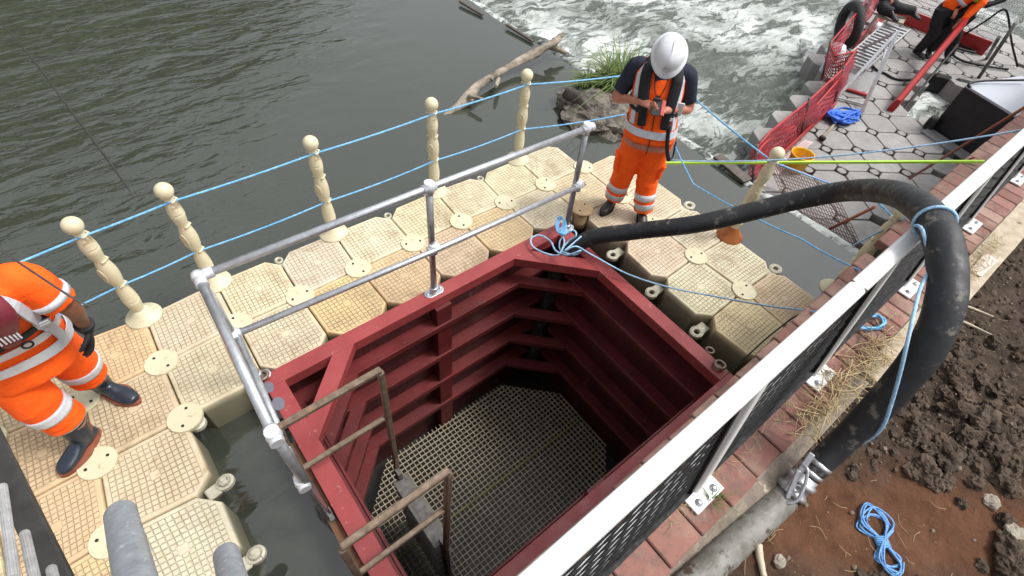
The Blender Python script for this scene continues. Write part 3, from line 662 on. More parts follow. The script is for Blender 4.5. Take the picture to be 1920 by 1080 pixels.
# ================================================================ hoses
def trk(lst): return [at(px, py, z) for px, py, z in lst]
HP = [V(2.98, -.22, -2.0), V(2.99, -.23, -1.2), V(3.0, -.25, -.5), V(2.98, -.30, -.12)]+trk([(1100, 449, .17), (1190, 434, .4), (1300, 421, .66), (1400, 399, .85), (1500, 374, 1.05), (1590, 358, 1.27), (1665, 360, 1.56), (1722, 385, 1.78), (1760, 432, 1.87), (1776, 500, 1.85), (1772, 570, 1.78), (1742, 645, 1.64), (1690, 715, 1.45), (1625, 785, 1.22), (1565, 842, 1.02), (1515, 890, .89)])
hs_ = spline(HP, 7); D = .068
mb = MB(); nh = len(hs_); rr = [D*(1+.03*noise.noise(V(k*.25, 0, 0)))*(1 if k < nh*.8 else 1-.17*(k-nh*.8)/(nh*.2)) for k in range(nh)]
mb.tube(hs_, rr, 26)
HO = one('suction_hose', mb, RUBBER, 'thick black rubber hose arching from the corner of the red box over the white railing', 'hose')
hd = (hs_[-1]-hs_[-3]).normalized(); e0 = hs_[-1]
STEELB = M('steel_band', (.6, .6, .62), (.4, .4, .42), 30, .3, .8)
for o_ in (-.02, -.075):
    mb = MB(); mb.tube([e0+hd*(o_-.012), e0+hd*(o_+.012)], D*.87, 26); link('hose_band', mb, STEELB, HO)
# ribbed grey suction pipe lying by the coping, with its lever coupling
e1 = e0+hd*.16; far = at(1262, 1128, .83); pd = (far-e1).normalized()
RP = root('ribbed_pipe', e1, 'dirty grey ribbed pipe joined to the black hose along the brick coping', 'pipe')
PIPEM = M('dirty_grey_pipe', (.1, .09, .07), (.22, .22, .2), 9, .45, bs=.6, bscale=30, bd=.012, spot=(.07, .05, .035), spots=.55, sscale=12)
mb = MB(); pts = []; rs = []; L = (far-e1).length; k = 0.; 
while k < L: pts.append(e1+pd*k); rs.append(.068+(.0016 if int(k/.03) % 2 else 0)); k += .01
mb.tube(pts, rs, 28); link('pipe_wall', mb, PIPEM, RP)
CST = M('cast_aluminium', (.55, .55, .57), (.36, .36, .38), 18, .35, .7, bs=.3)
mb = MB(); fr = hd; q = lambda t: e0+hd*t
mb.tube([q(.0), q(.03), q(.031), q(.055), q(.06), q(.09), q(.1), q(.12), q(.125), q(.17)], [.056, .058, .07, .07, .06, .06, .074, .074, .056, .055], 26); link('coupling', mb, CST, RP)
sd = hd.cross(V(0, 0, 1)).normalized()          # sideways of the hose
if sd.y < 0: sd = -sd
upv = sd.cross(hd); upv = upv if upv.z > 0 else -upv
LV = MB(); a_ = e0+hd*.12+sd*.02+upv*.068
LV.bar(a_, e0-hd*.10+sd*.06+upv*.078, .03, .012, up=upv, bev=.005); LV.bar(e0+hd*.14+sd*.0+upv*.085, e0+hd*.0-sd*-.05+upv*.084, .022, .012, up=upv, bev=.005)
link('lever', LV, CST, RP)
mb = MB(); mb.tube(spline([e0+hd*.17+sd*.075+upv*.03, e0+hd*.16+sd*.0+upv*.088, e0+hd*.1-sd*.03+upv*.09, e0-hd*.02+sd*.02+upv*.09, e0-hd*.03+sd*.06+upv*.075], 6), .008, 8)
mb.tube(torus(e0+hd*.07+upv*.084, .016, .004, upv), .006, 6, closed=True); link('latch_hook', mb, CST, RP)
# ================================================================ ropes
PT = PTOP
def rope(name, pts, r, m, label, k=6): 
    mb = MB(); mb.tube(spline(pts, k), r, 8); return one(name, mb, m, label, 'rope')
def runs(ps, s):
    out = []
    for a, b in zip(ps, ps[1:]): out += sag(a, b, s*(a-b).length/1.2, 8)[:-1]
    return out+[ps[-1]]
K = [(0, 1), (1, 1), (3, 1), (5, 1), (7, 1)]; off = V(.0, -.025, 0)
tops = [PT[k][1]+off for k in K]; lows = [PT[k][0]+off for k in K]
tl = tops[0]+(tops[0]-tops[1])*3.2; ll = lows[0]+(lows[0]-lows[1])*3.2
manb = at(1165, 182, .78)+V(.25, .5, 0); rend = PT[(9, -1.)][1]; 
T(link('rope', (lambda mb: (mb.tube(runs([tl]+tops+[V(4.55, .62, .8), V(4.75, .05, .81), rend+V(0, 0, .0), at(1640, 372, .78), PT['q'][1]], .012), .0072, 8), mb)[1])(MB()), BLUER), 'upper blue rope strung through the tops of the cream posts', 'rope')
T(link('rope', (lambda mb: (mb.tube(runs([ll]+lows+[V(4.5, .55, .42), V(4.7, .1, .4), at(1300, 345, .4), at(1400, 400, .5), at(1500, 447, .62), at(1612, 507, BZ+.02)], .02), .0065, 8), mb)[1])(MB()), BLUER), 'lower blue rope through the waists of the cream posts, ending at the brick coping', 'rope')
rope('rope', sag(at(1250, 300, .75), at(1960, 236, 1.75), .1), .006, BLUEP, 'pale blue line running level from behind the standing worker to the far right railing', 3)
STRAP = M('lime_webbing', (.42, .72, .06), (.5, .78, .1), 10, .5)
mb = MB(); s0, s1 = at(1192, 306, .05), at(1845, 303, .9)
mb.bar(s0, s1, .02, .022, up=(0, 0, 1)); one('strap', mb, STRAP, 'taut lime green webbing strap stretched from the walkway to the quay over the far platform', 'strap')
# rope from the hose end across the box edge to the coping
rp = trk([(1090, 443, .3), (1068, 462, .26), (1060, 470, .24), (1080, 462, .28), (1110, 478, .2), (1180, 515, .12), (1260, 540, .14), (1342, 556, .2), (1430, 572, .45), (1525, 584, BZ+.02), (1560, 590, BZ+.03)])
rope('rope', rp, .0068, BLUEP, 'pale blue line from the hose end over the cubes to the coping')
lp = trk([(1052, 437, .22), (1058, 455, .2), (1046, 478, .14), (1020, 474, .1), (999, 462, .08), (996, 447, .1), (1012, 441, .12), (1032, 452, .14), (1042, 470, .16), (1064, 478, .22), (1088, 470, .3), (1078, 478, .2), (1052, 470, .14), (1050, 452, .18), (1062, 438, .24), (1076, 432, .28), (1080, 442, .27), (1066, 452, .2), (1054, 466, .16)])
rope('rope', lp, .0075, BLUEP, 'looped pale blue rope lying over the inner corner of the red box rim')
lp = []
for k in range(22): a = k*.95; lp.append(at(1048+7*math.cos(a)+k*.35, 420+16*math.sin(a)+k*.3, .2+.05*math.sin(k)))
rope('rope_hank', lp, .0065, BLUER, 'small bright blue hank tied at the foot of the last guardrail upright', 5)
# rope lashing the hose to the railing and hanging down
c0 = hs_[7*12+1]; 
def around(i, r):
    p = hs_[i]; t = (hs_[i+1]-hs_[i-1]).normalized(); u = V(0, 0, 1)-t*t.z; u.normalize(); w2 = t.cross(u); return p, t, u, w2
iB = min(range(len(hs_)), key=lambda i: (hs_[i]-at(1758, 420, 1.86)).length)
p, t, u, w2 = around(iB, 0); lpz = []
for k in range(30): a = k/30*2*math.pi*1.55+2.6; lpz.append(p+t*(.012*k/30)+(w2*math.cos(a)+u*math.sin(a))*(D+.006))
tail = trk([(1730, 432, 1.88), (1742, 500, 1.82), (1724, 545, 1.8), (1706, 620, 1.74), (1690, 690, 1.6), (1672, 755, 1.42), (1655, 800, 1.28), (1628, 825, 1.12), (1600, 838, 1.02)])
rope('lashing_rope', lpz+tail, .0075, BLUEP, 'blue rope lashed round the bend of the black hose and hanging down beside it', 4)
rope('lashing_rope', [PT['q'][1]+V(-.12, .1, -.3), PT['q'][1]+V(-.02, 0, -.05), PT['q'][1]+V(.03, -.02, 0), at(1708, 408, 1.4), at(1722, 425, 1.7), at(1738, 455, 1.78), at(1737, 500, 1.75)], .0075, BLUEP, 'short blue rope tying the last cream post to the hose bend')
def hank(c, ang, L, W, n, r, label, m=BLUER, z=0, wraps=True):
    d = V(math.cos(ang), math.sin(ang), 0); e = V(-d.y, d.x, 0); rn = random.Random(int(L*1000)+n); pts = []
    for k in range(n):
        s = rn.uniform(.7, 1.15); wv = rn.uniform(.5, 1.25); off_ = rn.uniform(-.2, .2)*W; zz = r*1.1+r*1.3*(k % 4)
        pts += [c+d*0+e*off_*.3+V(0, 0, zz), c+d*L*.3*s+e*(W*.5*wv+off_*.5)+V(0, 0, zz), c+d*L*.55*s+e*(off_)+V(0, 0, zz+r), c+d*L*.3*s-e*(W*.5*wv-off_*.5)+V(0, 0, zz),
                c-e*off_*.3+V(0, 0, zz+r), c-d*L*.3*s+e*(W*.35*wv)+V(0, 0, zz), c-d*L*.45*s+e*off_+V(0, 0, zz), c-d*L*.3*s-e*(W*.35*wv)+V(0, 0, zz)]
    mb = MB(); mb.tube(spline(pts, 5), r, 6)
    if wraps:
        for k in range(6):
            q = c-d*(k-2.5)*r*2.1; mb.tube([q+e*W*.21*math.cos(a)+V(0, 0, r*2.6+r*3.*math.sin(a)) for a in [2*math.pi*j/14 for j in range(14)]], r, 6, closed=True)
    return one('rope_hank', mb, m, label, 'rope')
cc = at(1667, 1012, BZ); ca = at(1645, 958, BZ)-at(1690, 1065, BZ); hank(V(cc.x, cc.y, soil_h(cc.x, cc.y)+.002), math.atan2(ca.y, ca.x), .29, .15, 8, .0042, 'hank of blue rope with wrapped middle lying on the red clay', M('mid_blue_rope', (.03, .17, .45), (.2, .4, .66), 60, .6, bs=.5, bscale=160))
lp = []; rn = random.Random(4)
for k in range(26):
    a = k*.9; rx = 26+rn.uniform(-6, 5); lp.append(at(1634+rx*math.cos(a), 600+13*math.sin(a)+4+rn.uniform(-3, 3), BZ+.02+.012*(k % 4)))
rope('rope_coil', lp, .0065, BLUER, 'loose bright blue rope coil on the bricks under the railing mesh')
# ================================================================ people
def interp(L, h):
    if h <= L[0][0]: return L[0][1:]
    for a, b in zip(L, L[1:]):
        if h <= b[0]:
            t = (h-a[0])/(b[0]-a[0]); t = t*t*(3-2*t)*.5+t*.5
            return (a[1].lerp(b[1], t), a[2]+(b[2]-a[2])*t, a[3]+(b[3]-a[3])*t)
    return L[-1][1:]
class Torso:
    def __init__(s, secs, S, F): s.L = secs; s.S = S; s.F = F        # secs: (h, centre, rx, ry)
    def P(s, h, th, inf=0.):
        c, rx, ry = interp(s.L, h); a = rad(th); cx, sy = math.cos(a), math.sin(a); e = .82
        return c+s.S*math.copysign(abs(cx)**e, cx)*(rx+inf)+s.F*math.copysign(abs(sy)**e, sy)*(ry+inf)
    def loft(s, mb, h0, h1, inf=0., n=32, m=14, fold=0., seed=0):
        R = []
        for i in range(m+1):
            h = h0+(h1-h0)*i/m; R.append([s.P(h, 360*k/n, inf+fold*(noise.noise(V(math.cos(k/n*6.283)*1.6, math.sin(k/n*6.283)*1.6, h*9+seed))+.5*noise.noise(V(math.cos(k/n*6.283)*4, math.sin(k/n*6.283)*4, h*14+seed)))) for k in range(n)])
        return mb.rings(R, smooth=True)
    def ribbon(s, mb, path, w_, inf=.008, th=.004):    # path of (h, theta); strip lying on the cloth
        pts = [s.P(h, t, inf) for h, t in path]; R = []
        for i, p in enumerate(pts):
            q = pts[min(i+1, len(pts)-1)]-pts[max(i-1, 0)]; c = interp(s.L, path[i][0])[0]
            nrm = (p-c); nrm.normalize(); sd = q.cross(nrm)
            if sd.length < 1e-6: sd = s.S
            sd.normalize(); nrm = sd.cross(q).normalized()
            if nrm.dot(p-c) < 0: nrm = -nrm
            R.append([p-sd*w_/2+nrm*th, p+sd*w_/2+nrm*th, p+sd*w_/2-nrm*th*2, p-sd*w_/2-nrm*th*2])
        return mb.rings(R, smooth=False)
    def band(s, mb, h0, h1, inf=.008, n=40, t0=0, t1=360, th=.004):
        full = abs(t1-t0) >= 359; R = []
        for k in range(n if full else n+1):
            t = t0+(t1-t0)*k/n; R.append([s.P(h0, t, inf), s.P(h0, t, inf+th), s.P(h1, t, inf+th), s.P(h1, t, inf)])
        return mb.rings(R, closed=full, smooth=False)
def hand(mb, wr, d, nrm, side, curl=.5, sc=1., thumb=.6, spread=.1, curls=None):
    d = Vector(d).normalized(); nrm = Vector(nrm); nrm = (nrm-d*nrm.dot(d)).normalized(); s = d.cross(nrm)*side     # s: towards the thumb
    k = sc; R = []
    for t, w_, th in ((-.02, .026, .02), (.0, .028, .02), (.03, .037, .017), (.06, .041, .0155), (.085, .04, .014), (.095, .034, .01)):
        R.append([wr+d*t*k+s*math.cos(a)*w_*k+nrm*math.sin(a)*th*k for a in [2*math.pi*q/14 for q in range(14)]])
    mb.rings(R, smooth=True)
    for i, (o, L, r) in enumerate(((.03, .078, .0088), (.0105, .086, .009), (-.0105, .08, .0086), (-.03, .063, .0078))):
        c = curls[i] if curls else curl+.06*i; p = wr+d*.085*k+s*o*k; a = .0; dd = (d+s*o*spread*30*.1).normalized(); pts = [p-d*.02*k, p]
        for f, m_ in ((.45, .7), (.32, 1.1), (.23, .8)):
            a += c*m_; p = p+(dd*math.cos(a)-nrm*math.sin(a))*L*f*k; pts.append(p.copy())
        mb.tube(pts, [r*k*1.05, r*k*1.08, r*k, r*k*.94, r*k*.8], 8, round_end=True)
    p = wr+d*.02*k+s*.028*k; td = (d*.6+s*.75-nrm*thumb).normalized(); td2 = (d*.95+s*.1-nrm*thumb*1.2).normalized()
    mb.tube([p-td*.015*k, p+td*.03*k, p+td*.045*k+td2*.012*k, p+td*.045*k+td2*.045*k], [.014*k, .0125*k, .0105*k, .0085*k], 8, round_end=True)
def head(mb, c, up_, f, sc=1.):
    s = f.cross(up_).normalized()
    R = []
    for z, rx, ry, o in ((-.115, .02, .02, .03), (-.105, .04, .045, .028), (-.085, .052, .066, .02), (-.05, .062, .082, .01), (0, .072, .095, .0), (.04, .076, .1, -.005), (.08, .066, .088, -.008), (.105, .04, .055, -.01), (.118, .012, .015, -.01)):
        R.append([c+(up_*z+f*o+s*math.cos(a)*rx+f*math.sin(a)*ry)*sc for a in [2*math.pi*q/18 for q in range(18)]])
    mb.rings(R, smooth=True)
    mb.tube([c+(f*.085+up_*.02)*sc, c+(f*.108-up_*.022)*sc], [.009*sc, .016*sc], 8, round_end=True)          # nose
    for q in (-1, 1): mb.tube([c+s*q*.074*sc+up_*.022*sc-f*.008*sc, c+s*q*.079*sc-up_*.025*sc-f*.004*sc], [.013*sc, .01*sc], 8, round_end=True, flat=.6)
def remesh(o, v, sm=3):
    m = o.modifiers.new('r', 'REMESH'); m.mode = 'VOXEL'; m.voxel_size = v; m.use_smooth_shade = True
    if sm: k = o.modifiers.new('s', 'SMOOTH'); k.factor = .5; k.iterations = sm
    return o
def eyes(c, up_, f, parent, sc=1.):
    s = f.cross(up_).normalized()
    mb = MB()
    for q in (-1, 1): mb.blob(c+(s*q*.032+f*.09+up_*.012)*sc, .011*sc, 1, 2, 0)
    link('eyes', mb, WHITEP, parent)
    mb = MB(); mb.tube([c+(s*a*.026+f*(.088-.01*abs(a))-up_*.052)*sc for a in (-1, -.5, 0, .5, 1)], .005*sc, 6); link('mouth', mb, M('lips', (.35, .1, .08)), parent)
def helmet(c, up_, f, parent, m=WHITEP, sc=1.):
    up_ = up_.normalized(); f = (f-up_*f.dot(up_)).normalized(); s = f.cross(up_); n = 32
    def W(x, y, z): return c+(s*x+f*y+up_*z)*sc
    R = []
    for z, k in ((-.004, 1.16), (.0, 1.2), (.006, 1.2), (.012, 1.06), (.03, 1.0), (.06, .95), (.085, .84), (.105, .66), (.118, .42), (.124, .16)):
        row = []
        for q in range(n):
            a = 2*math.pi*q/n; pk = 1+(.1*max(0, math.sin(a))**2 if z < .01 else 0)
            rid = .005*math.exp(-((math.cos(a))/.12)**2) if z > .03 else 0
            row.append(W(.108*k*math.cos(a), .132*k*math.sin(a)*pk, z+rid-(.012*max(0, math.sin(a))**2 if z < .01 else 0)))
        R.append(row)
    mb = MB(); mb.rings(R, smooth=True)
    h = link('hard_hat', mb, m, parent)
    mb = MB()
    for q in (-1, 1):
        mb.tube(spline([W(q*.022, .122, .045), W(q*.03, .085, .094), W(q*.034, 0, .116), W(q*.03, -.085, .092), W(q*.022, -.122, .045)], 5), .0042*sc, 6)
    mb.tube(spline([W(0, .128, .045), W(0, .09, .1), W(0, 0, .126), W(0, -.09, .098), W(0, -.125, .045)], 5), .006*sc, 6)
    link('helmet_ridge', mb, m, h)
    mb = MB(); mb.rings([[W(.026*math.cos(a), .131+k+.004-.03*abs(math.cos(a))**2*.2-.0*math.sin(a)-.012*(math.sin(a)), .045+.02*math.sin(a)) for a in [2*math.pi*q/16 for q in range(16)]] for k in (-.004, .002)], smooth=False)
    link('front_badge', mb, M('pale_grey_badge', (.45, .46, .48)), h)
    return h
def shoe(mb, heel, toe, z, w_=.045, hgt=.085, L=None):
    d = (toe-heel); d.z = 0; L = L or d.length; d.normalize(); s = V(-d.y, d.x, 0); R = []
    for t, ww, hh_ in ((0, .5, .55), (.06, .78, .95), (.25, .8, 1.), (.45, .82, .85), (.65, 1., .62), (.85, .95, .5), (.96, .65, .4), (1., .3, .25)):
        c = heel+d*L*t; R.append([V(c.x, c.y, z)+s*math.cos(a)*w_*ww+V(0, 0, hgt*hh_*(.5+.5*math.sin(a))) for a in [2*math.pi*q/14 for q in range(14)]])
    mb.rings(R, smooth=True)
def sole(mb, heel, toe, z, w_=.048, th=.022, L=None):
    d = (toe-heel); d.z = 0; L = L or d.length; d.normalize(); s = V(-d.y, d.x, 0); pl = []
    for q in range(24):
        a = 2*math.pi*q/24; u = math.cos(a); wv = w_*(1.02 if u > 0 else .85)*math.sin(a)*(1-.1*math.cos(2*a)); c = heel+d*(L*.5+L*.53*u)
        pl.append((c.x+s.x*wv, c.y+s.y*wv))
    mb.prism(pl, z, z+th)
def leg(mb, hip, knee, ank, r, wob=.006, seed=0, stop=None):
    P = spline([hip, hip.lerp(knee, .55), knee, knee.lerp(ank, .5), ank], 6); n = len(P); rr = []
    for i in range(n):
        t = i/(n-1); a = r[0]+(r[1]-r[0])*min(1, t*2) if t < .5 else r[1]+(r[2]-r[1])*(t-.5)*2
        rr.append(a+wob*noise.noise(V(i*.55, seed, 0))*2+wob*(1.6 if t > .8 else 0)*math.sin(i*2.2))
    mb.tube(P, rr, 18)
    return P, rr
def legband(P, rr, a, b, parent, inf=.004, name='trouser_tape'):
    n = len(P)-1; i0, i1 = int(a*n), int(b*n)+1; mb = MB(); mb.tube(P[i0:i1+1], [x+inf for x in rr[i0:i1+1]], 20); return link(name, mb, SILVER, parent)
def build_person(name_label, cfg):
    S, F = cfg['S'].normalized(), cfg['F'].normalized(); U = V(0, 0, 1); pz = cfg['pelvis']
    body = MB(); vox = cfg.get('vox', .009)
    c, nk, hd_ = cfg['chest'], cfg['neck'], cfg['head']
    tor = Torso(cfg['torso'], S, F)
    tor.loft(body, cfg['torso'][0][0]+.02, cfg['torso'][-1][0], -.02, m=10)
    body.tube([nk-(hd_-nk)*.4, nk.lerp(hd_, .6)], .052, 14, round_end=True)
    hu = cfg['head_up'].normalized(); hf = (cfg['head_f']-hu*cfg['head_f'].dot(hu)).normalized(); head(body, hd_, hu, hf)
    for k in ('L', 'R'):
        sh, el, wr = cfg['arm'+k][:3]; body.tube(spline([sh, sh.lerp(el, .5), el, el.lerp(wr, .4), wr], 5), [.052-.001*i for i in range(10)]+[.042-.0014*i for i in range(11)], 14, round_end=True)
        if cfg['arm'+k][3]: hand(body, wr, *cfg['arm'+k][3][0], **cfg['arm'+k][3][1])
        hp, kn, an = cfg['leg'+k][:3]; body.tube(spline([hp, kn, an], 6), [.08-.003*i for i in range(13)], 12, round_end=True)
    b = remesh(link('person', body, cfg['skin']), vox); T(b, name_label, 'person')
    eyes(hd_, hu, hf, b)
    return b, tor, hu, hf
# ---- worker standing by the hose, looking at a phone
S = V(.65, -.76, 0).normalized(); F = V(-.76, -.65, 0).normalized()
pc = V(3.86, -.205, .88)
secs = [(.78, V(3.835, -.215, .78), .215, .165), (.88, V(3.84, -.21, .88), .2, .155), (1.0, V(3.845, -.19, 1.0), .19, .15), (1.12, V(3.85, -.165, 1.12), .185, .15), (1.26, V(3.855, -.14, 1.26), .192, .145), (1.36, V(3.865, -.12, 1.36), .19, .115), (1.42, V(3.865, -.115, 1.42), .15, .085), (1.45, V(3.862, -.12, 1.45), .08, .06)]
sL, sR = V(3.87, -.12, 1.37)-S*.195, V(3.87, -.12, 1.37)+S*.195
eL, eR = at(1156, 182, 1.1), at(1291, 203, 1.1)
wL, wR = at(1200, 190, 1.2), at(1248, 207, 1.19)
ph = at(1230, 203, 1.215)
kL, kR = at(1174, 312, .48), at(1216, 322, .48); aL, aR = at(1152, 366, .12), at(1207, 390, .12)
hL, hR = pc-S*.095, pc+S*.095
cfg = dict(S=S, F=F, pelvis=pc, chest=V(3.855, -.14, 1.26), neck=V(3.855, -.13, 1.43), head=V(3.765, -.195, 1.53), torso=secs, skin=SKIN, head_up=V(0, 0, 1)*.75+F*.62, head_f=F*.8-V(0, 0, 1)*.7, vox=.0075,
           armL=(sL, eL, wL, (((ph-wL)+V(0, 0, .012), V(-.3, -.2, 1)), dict(side=-1, curls=[.35, .6, .8, .9], sc=.98))),
           armR=(sR, eR, wR, (((ph-wR)-V(0, 0, .02), V(.1, .1, -1)), dict(side=-1, curl=.75, sc=.98, thumb=.9))), legL=(hL, kL, aL), legR=(hR, kR, aR))
man, tor, hu, hf = build_person('person in orange vest and white hard hat looking down at a phone', cfg)
mb = MB(); tP = []
for k, (h_, kn, an) in enumerate(((hL, kL, aL), (hR, kR, aR))):
    tP.append(leg(mb, h_+V(0, 0, .0), kn, V(an.x, an.y, .1), (.118, .098, .088), .005, k*7))
Torso([(.74, pc-V(0, 0, .14), .15, .13), (.8, pc-V(0, 0, .08), .2, .145), (.98, V(3.845, -.19, .98), .185, .14)], S, F).loft(mb, .74, .98, 0, m=6)
tr = remesh(link('trousers', mb, HIVIS, man), .012, 4)
for (P, rr), sg in zip(tP, (-1, 1)):
    mb = MB(); i = int(len(P)*.42); q = P[i]+S*sg*rr[i]*.9+F*.02; mb.box(q, (.13, .045, .15), Matrix((F, S, V(0, 0, 1))).transposed(), .015); mb.box(q+V(0, 0, .06)+S*sg*.012, (.14, .04, .045), Matrix((F, S, V(0, 0, 1))).transposed(), .012); link('cargo_pocket', mb, HIVIS, tr)
for P, rr in tP: legband(P, rr, .78, .83, tr); legband(P, rr, .89, .95, tr)
mb = MB()
for an, tw in ((aL, at(1138, 390, .03)), (aR, at(1203, 412, .03))):
    d = (tw-an); d.z = 0; d.normalize(); shoe(mb, an-d*.06, an+d*.21, .02, .047, .1, .27)
sh_ = link('shoes', mb, M('black_leather', (.02, .018, .017), (.035, .03, .028), 18, .35), man)
mb = MB()
for an, tw in ((aL, at(1138, 390, .03)), (aR, at(1203, 412, .03))):
    d = (tw-an); d.z = 0; d.normalize(); sole(mb, an-d*.06, an+d*.21, .001, .05, .022, .27)
link('shoe_sole', mb, BLACKP, sh_)
mb = MB()
for an, tw in ((aL, at(1138, 390, .03)), (aR, at(1203, 412, .03))):
    d = (tw-an); d.z = 0; d.normalize(); s_ = V(-d.y, d.x, 0)
    for k in range(4): c_ = an+d*(.04+.028*k); z_ = .105-.011*k; mb.tube([V(c_.x, c_.y, z_-.012)+s_*.028, V(c_.x, c_.y, z_)+s_*.01, V(c_.x, c_.y, z_)-s_*.01, V(c_.x, c_.y, z_-.012)-s_*.028], .004, 6)
link('shoe_laces', mb, M('grey_lace', (.2, .2, .21)), sh_)
# shirt
mb = MB(); tor.loft(mb, 1.0, 1.45, -.006, m=10)
for sh, el in ((sL, eL), (sR, eR)): mb.tube(spline([sh.lerp(V(3.87, -.12, 1.37), .35), sh, sh.lerp(el, .5), sh.lerp(el, .78)], 4), [.065]*4+[.068]*4+[.066, .064, .064, .063, .066], 16)
remesh(link('polo_shirt', mb, NAVY, man), .01, 3)
mb = MB(); mb.tube([V(3.86, -.125, 1.43), V(3.855, -.13, 1.475)], [.078, .062], 18); link('collar', mb, NAVY, man)
# vest
mb = MB(); tor.loft(mb, .86, 1.425, .006, m=22, fold=.007)
vest = link('hi_vis_vest', mb, HIVIS, man)
mb = MB(); tor.band(mb, .93, .982, .015); link('waist_tape', mb, SILVER, vest)
for sg, nm in ((-1, 90+50), (1, 90-50)):
    mb = MB(); tor.ribbon(mb, [(1.0+.035*k, nm) for k in range(12)]+[(1.41, nm), (1.425, nm+sg*(-8))], .05, .014); link('shoulder_tape', mb, SILVER, vest)
    mb = MB(); tor.ribbon(mb, [(1.40-.035*k, 180-nm-180+0+360) for k in range(14)], .05, .012); link('shoulder_tape', mb, SILVER, vest)
mb = MB(); tor.ribbon(mb, [(.8+.03*k, 90) for k in range(11)], .006, .012); link('zip', mb, BLACKC, vest)
mb = MB(); q = [tor.P(1.40, 74, .012), tor.P(1.40, 106, .012), tor.P(1.30, 97, .012), tor.P(1.21, 90, .013), tor.P(1.30, 83, .012)]
mb.rings([[p for p in q], [p-F*.02 for p in q]]); link('vest_neck_opening', mb, NAVY, vest)
# lifejacket
mb = MB()
for sg in (-1, 1):
    th0 = 90-sg*16
    pts = [tor.P(1.03, 90-sg*20, .03), tor.P(1.1, 90-sg*20, .035), tor.P(1.2, 90-sg*23, .035), tor.P(1.32, 90-sg*26, .035), tor.P(1.40, 90-sg*30, .035), V(3.86, -.125, 1.47)+S*sg*.08-F*.02, V(3.86, -.125, 1.455)+S*sg*.05-F*.1]
    mb.tube(spline(pts, 5), [.034]*8+[.042]*14+[.038]*9, 14, flat=.42, ref=tuple(F), round_end=False)
mb.tube(spline([V(3.86, -.125, 1.455)+S*sg*.06-F*.095 for sg in (-1, -.4, .4, 1)], 4), .04, 12, flat=.5)
LJ = link('life_jacket', mb, BLACKC, man)
mb = MB(); mb.box(tor.P(1.13, 62, .063), (.03, .004, .012), Matrix((S, F, V(0, 0, 1))).transposed(), .001); mb.box(tor.P(1.108, 62, .063), (.036, .004, .009), Matrix((S, F, V(0, 0, 1))).transposed(), .001); link('white_mark', mb, WHITEP, LJ)
mb = MB(); tor.ribbon(mb, [(1.12-.0*k, 60-6*k) for k in range(22)], .03, .02); tor.ribbon(mb, [(1.12, 120+6*k) for k in range(20)], .03, .02); link('chest_strap', mb, BLACKC, LJ)
mb = MB(); q0 = tor.P(1.06, 62, .04); mb.tube(spline([q0, tor.P(.95, 58, .03), tor.P(.86, 55, .035), tor.P(.78, 48, .05), tor.P(.74, 36, .04), tor.P(.78, 24, .03), tor.P(.88, 14, .02)], 6), .016, 8, flat=.35, ref=tuple(F)); link('loose_strap', mb, BLACKC, LJ)
mb = MB(); mb.box(tor.P(1.17, 36, .024), (.06, .012, .11), Matrix((S, F, V(0, 0, 1))).transposed(), .004); link('badge_pouch', mb, M('clear_pouch', (.6, .6, .62), (.45, .44, .46)), vest)
mb = MB(); mb.lathe([(.012, 0), (.012, .004), (.002, .005)], tor.P(1.005, 108, .018), 12, Matrix((S, V(0, 0, 1), F)).transposed()); link('red_button', mb, REDP, vest)
hc = cfg['head']+hu*.05; helmet(hc+hf*.004, hu, hf, man)
mb = MB(); pd_ = (wR-wL); pd_.z = 0; pd_ = S; pf = (F*.55+V(0, 0, .83)).normalized()
Mx = Matrix((S, pf.cross(S).normalized(), pf)).transposed(); mb.box(ph+V(0, 0, .012), (.068, .14, .01), Mx, .004)
phn = one('phone', mb, M('phone_case', (.02, .02, .022), (.03, .03, .03), 10, .3), 'dark phone in a red flip case held in the standing person\'s hands', 'phone')
mb = MB(); mb.box(ph+pf*.0175, (.06, .125, .002), Mx); link('screen', mb, M('phone_glass', (.01, .011, .012), (.012, .013, .014), 5, .1), phn)
mb = MB(); mb.box(ph+S*.05+V(0, 0, .012), (.035, .12, .006), Mx@Matrix.Rotation(.5, 3, 'Y'), .002); link('red_flap', mb, M('red_leather', (.45, .06, .04)), phn)
# ---- worker in rubber boots at the left edge
S = V(.93, .12, 0).normalized(); F = V(.12, -.93, 0).normalized()
pz = V(-.43, .34, .84); ax = V(-.325, .06, 1.42)-pz
def tp(h): return pz+ax*((h-.84)/(1.42-.84))
secs = [(.66, pz+V(0, .0, -.18), .235, .2), (.76, pz+V(0, 0, -.08), .235, .195), (.9, tp(.9), .225, .18), (1.05, tp(1.05), .215, .17), (1.2, tp(1.2), .22, .16), (1.32, tp(1.32), .215, .135), (1.38, tp(1.38), .18, .1), (1.43, tp(1.43), .08, .07)]
sc_ = tp(1.34); sL, sR = sc_+S*.205, sc_-S*.205
eL = at(136, 580, 1.1); wL = at(160, 612, .9); eR = sR+V(-.14, -.02, -.28); wR = eR+V(.02, -.2, -.12)
k1, a1 = V(-.52, .22, .47), V(-.47, .18, .12); k2, a2 = V(-.32, .41, .46), V(-.345, .46, .12)
cfg = dict(S=S, F=F, pelvis=pz, chest=tp(1.25), neck=tp(1.44), head=tp(1.44)+V(.0, -.08, .13), torso=secs, skin=SKIND, head_up=V(0, -.35, .93), head_f=V(0, -.9, -.35), vox=.0095,
           armL=(sL, eL, wL, None), armR=(sR, eR, wR, None), legL=(pz+S*.1, k2, a2), legR=(pz-S*.1, k1, a1))
man2, tor, hu, hf = build_person('person in orange jacket, navy rubber boots and black gloves at the left edge', cfg)
mb = MB(); tP = []
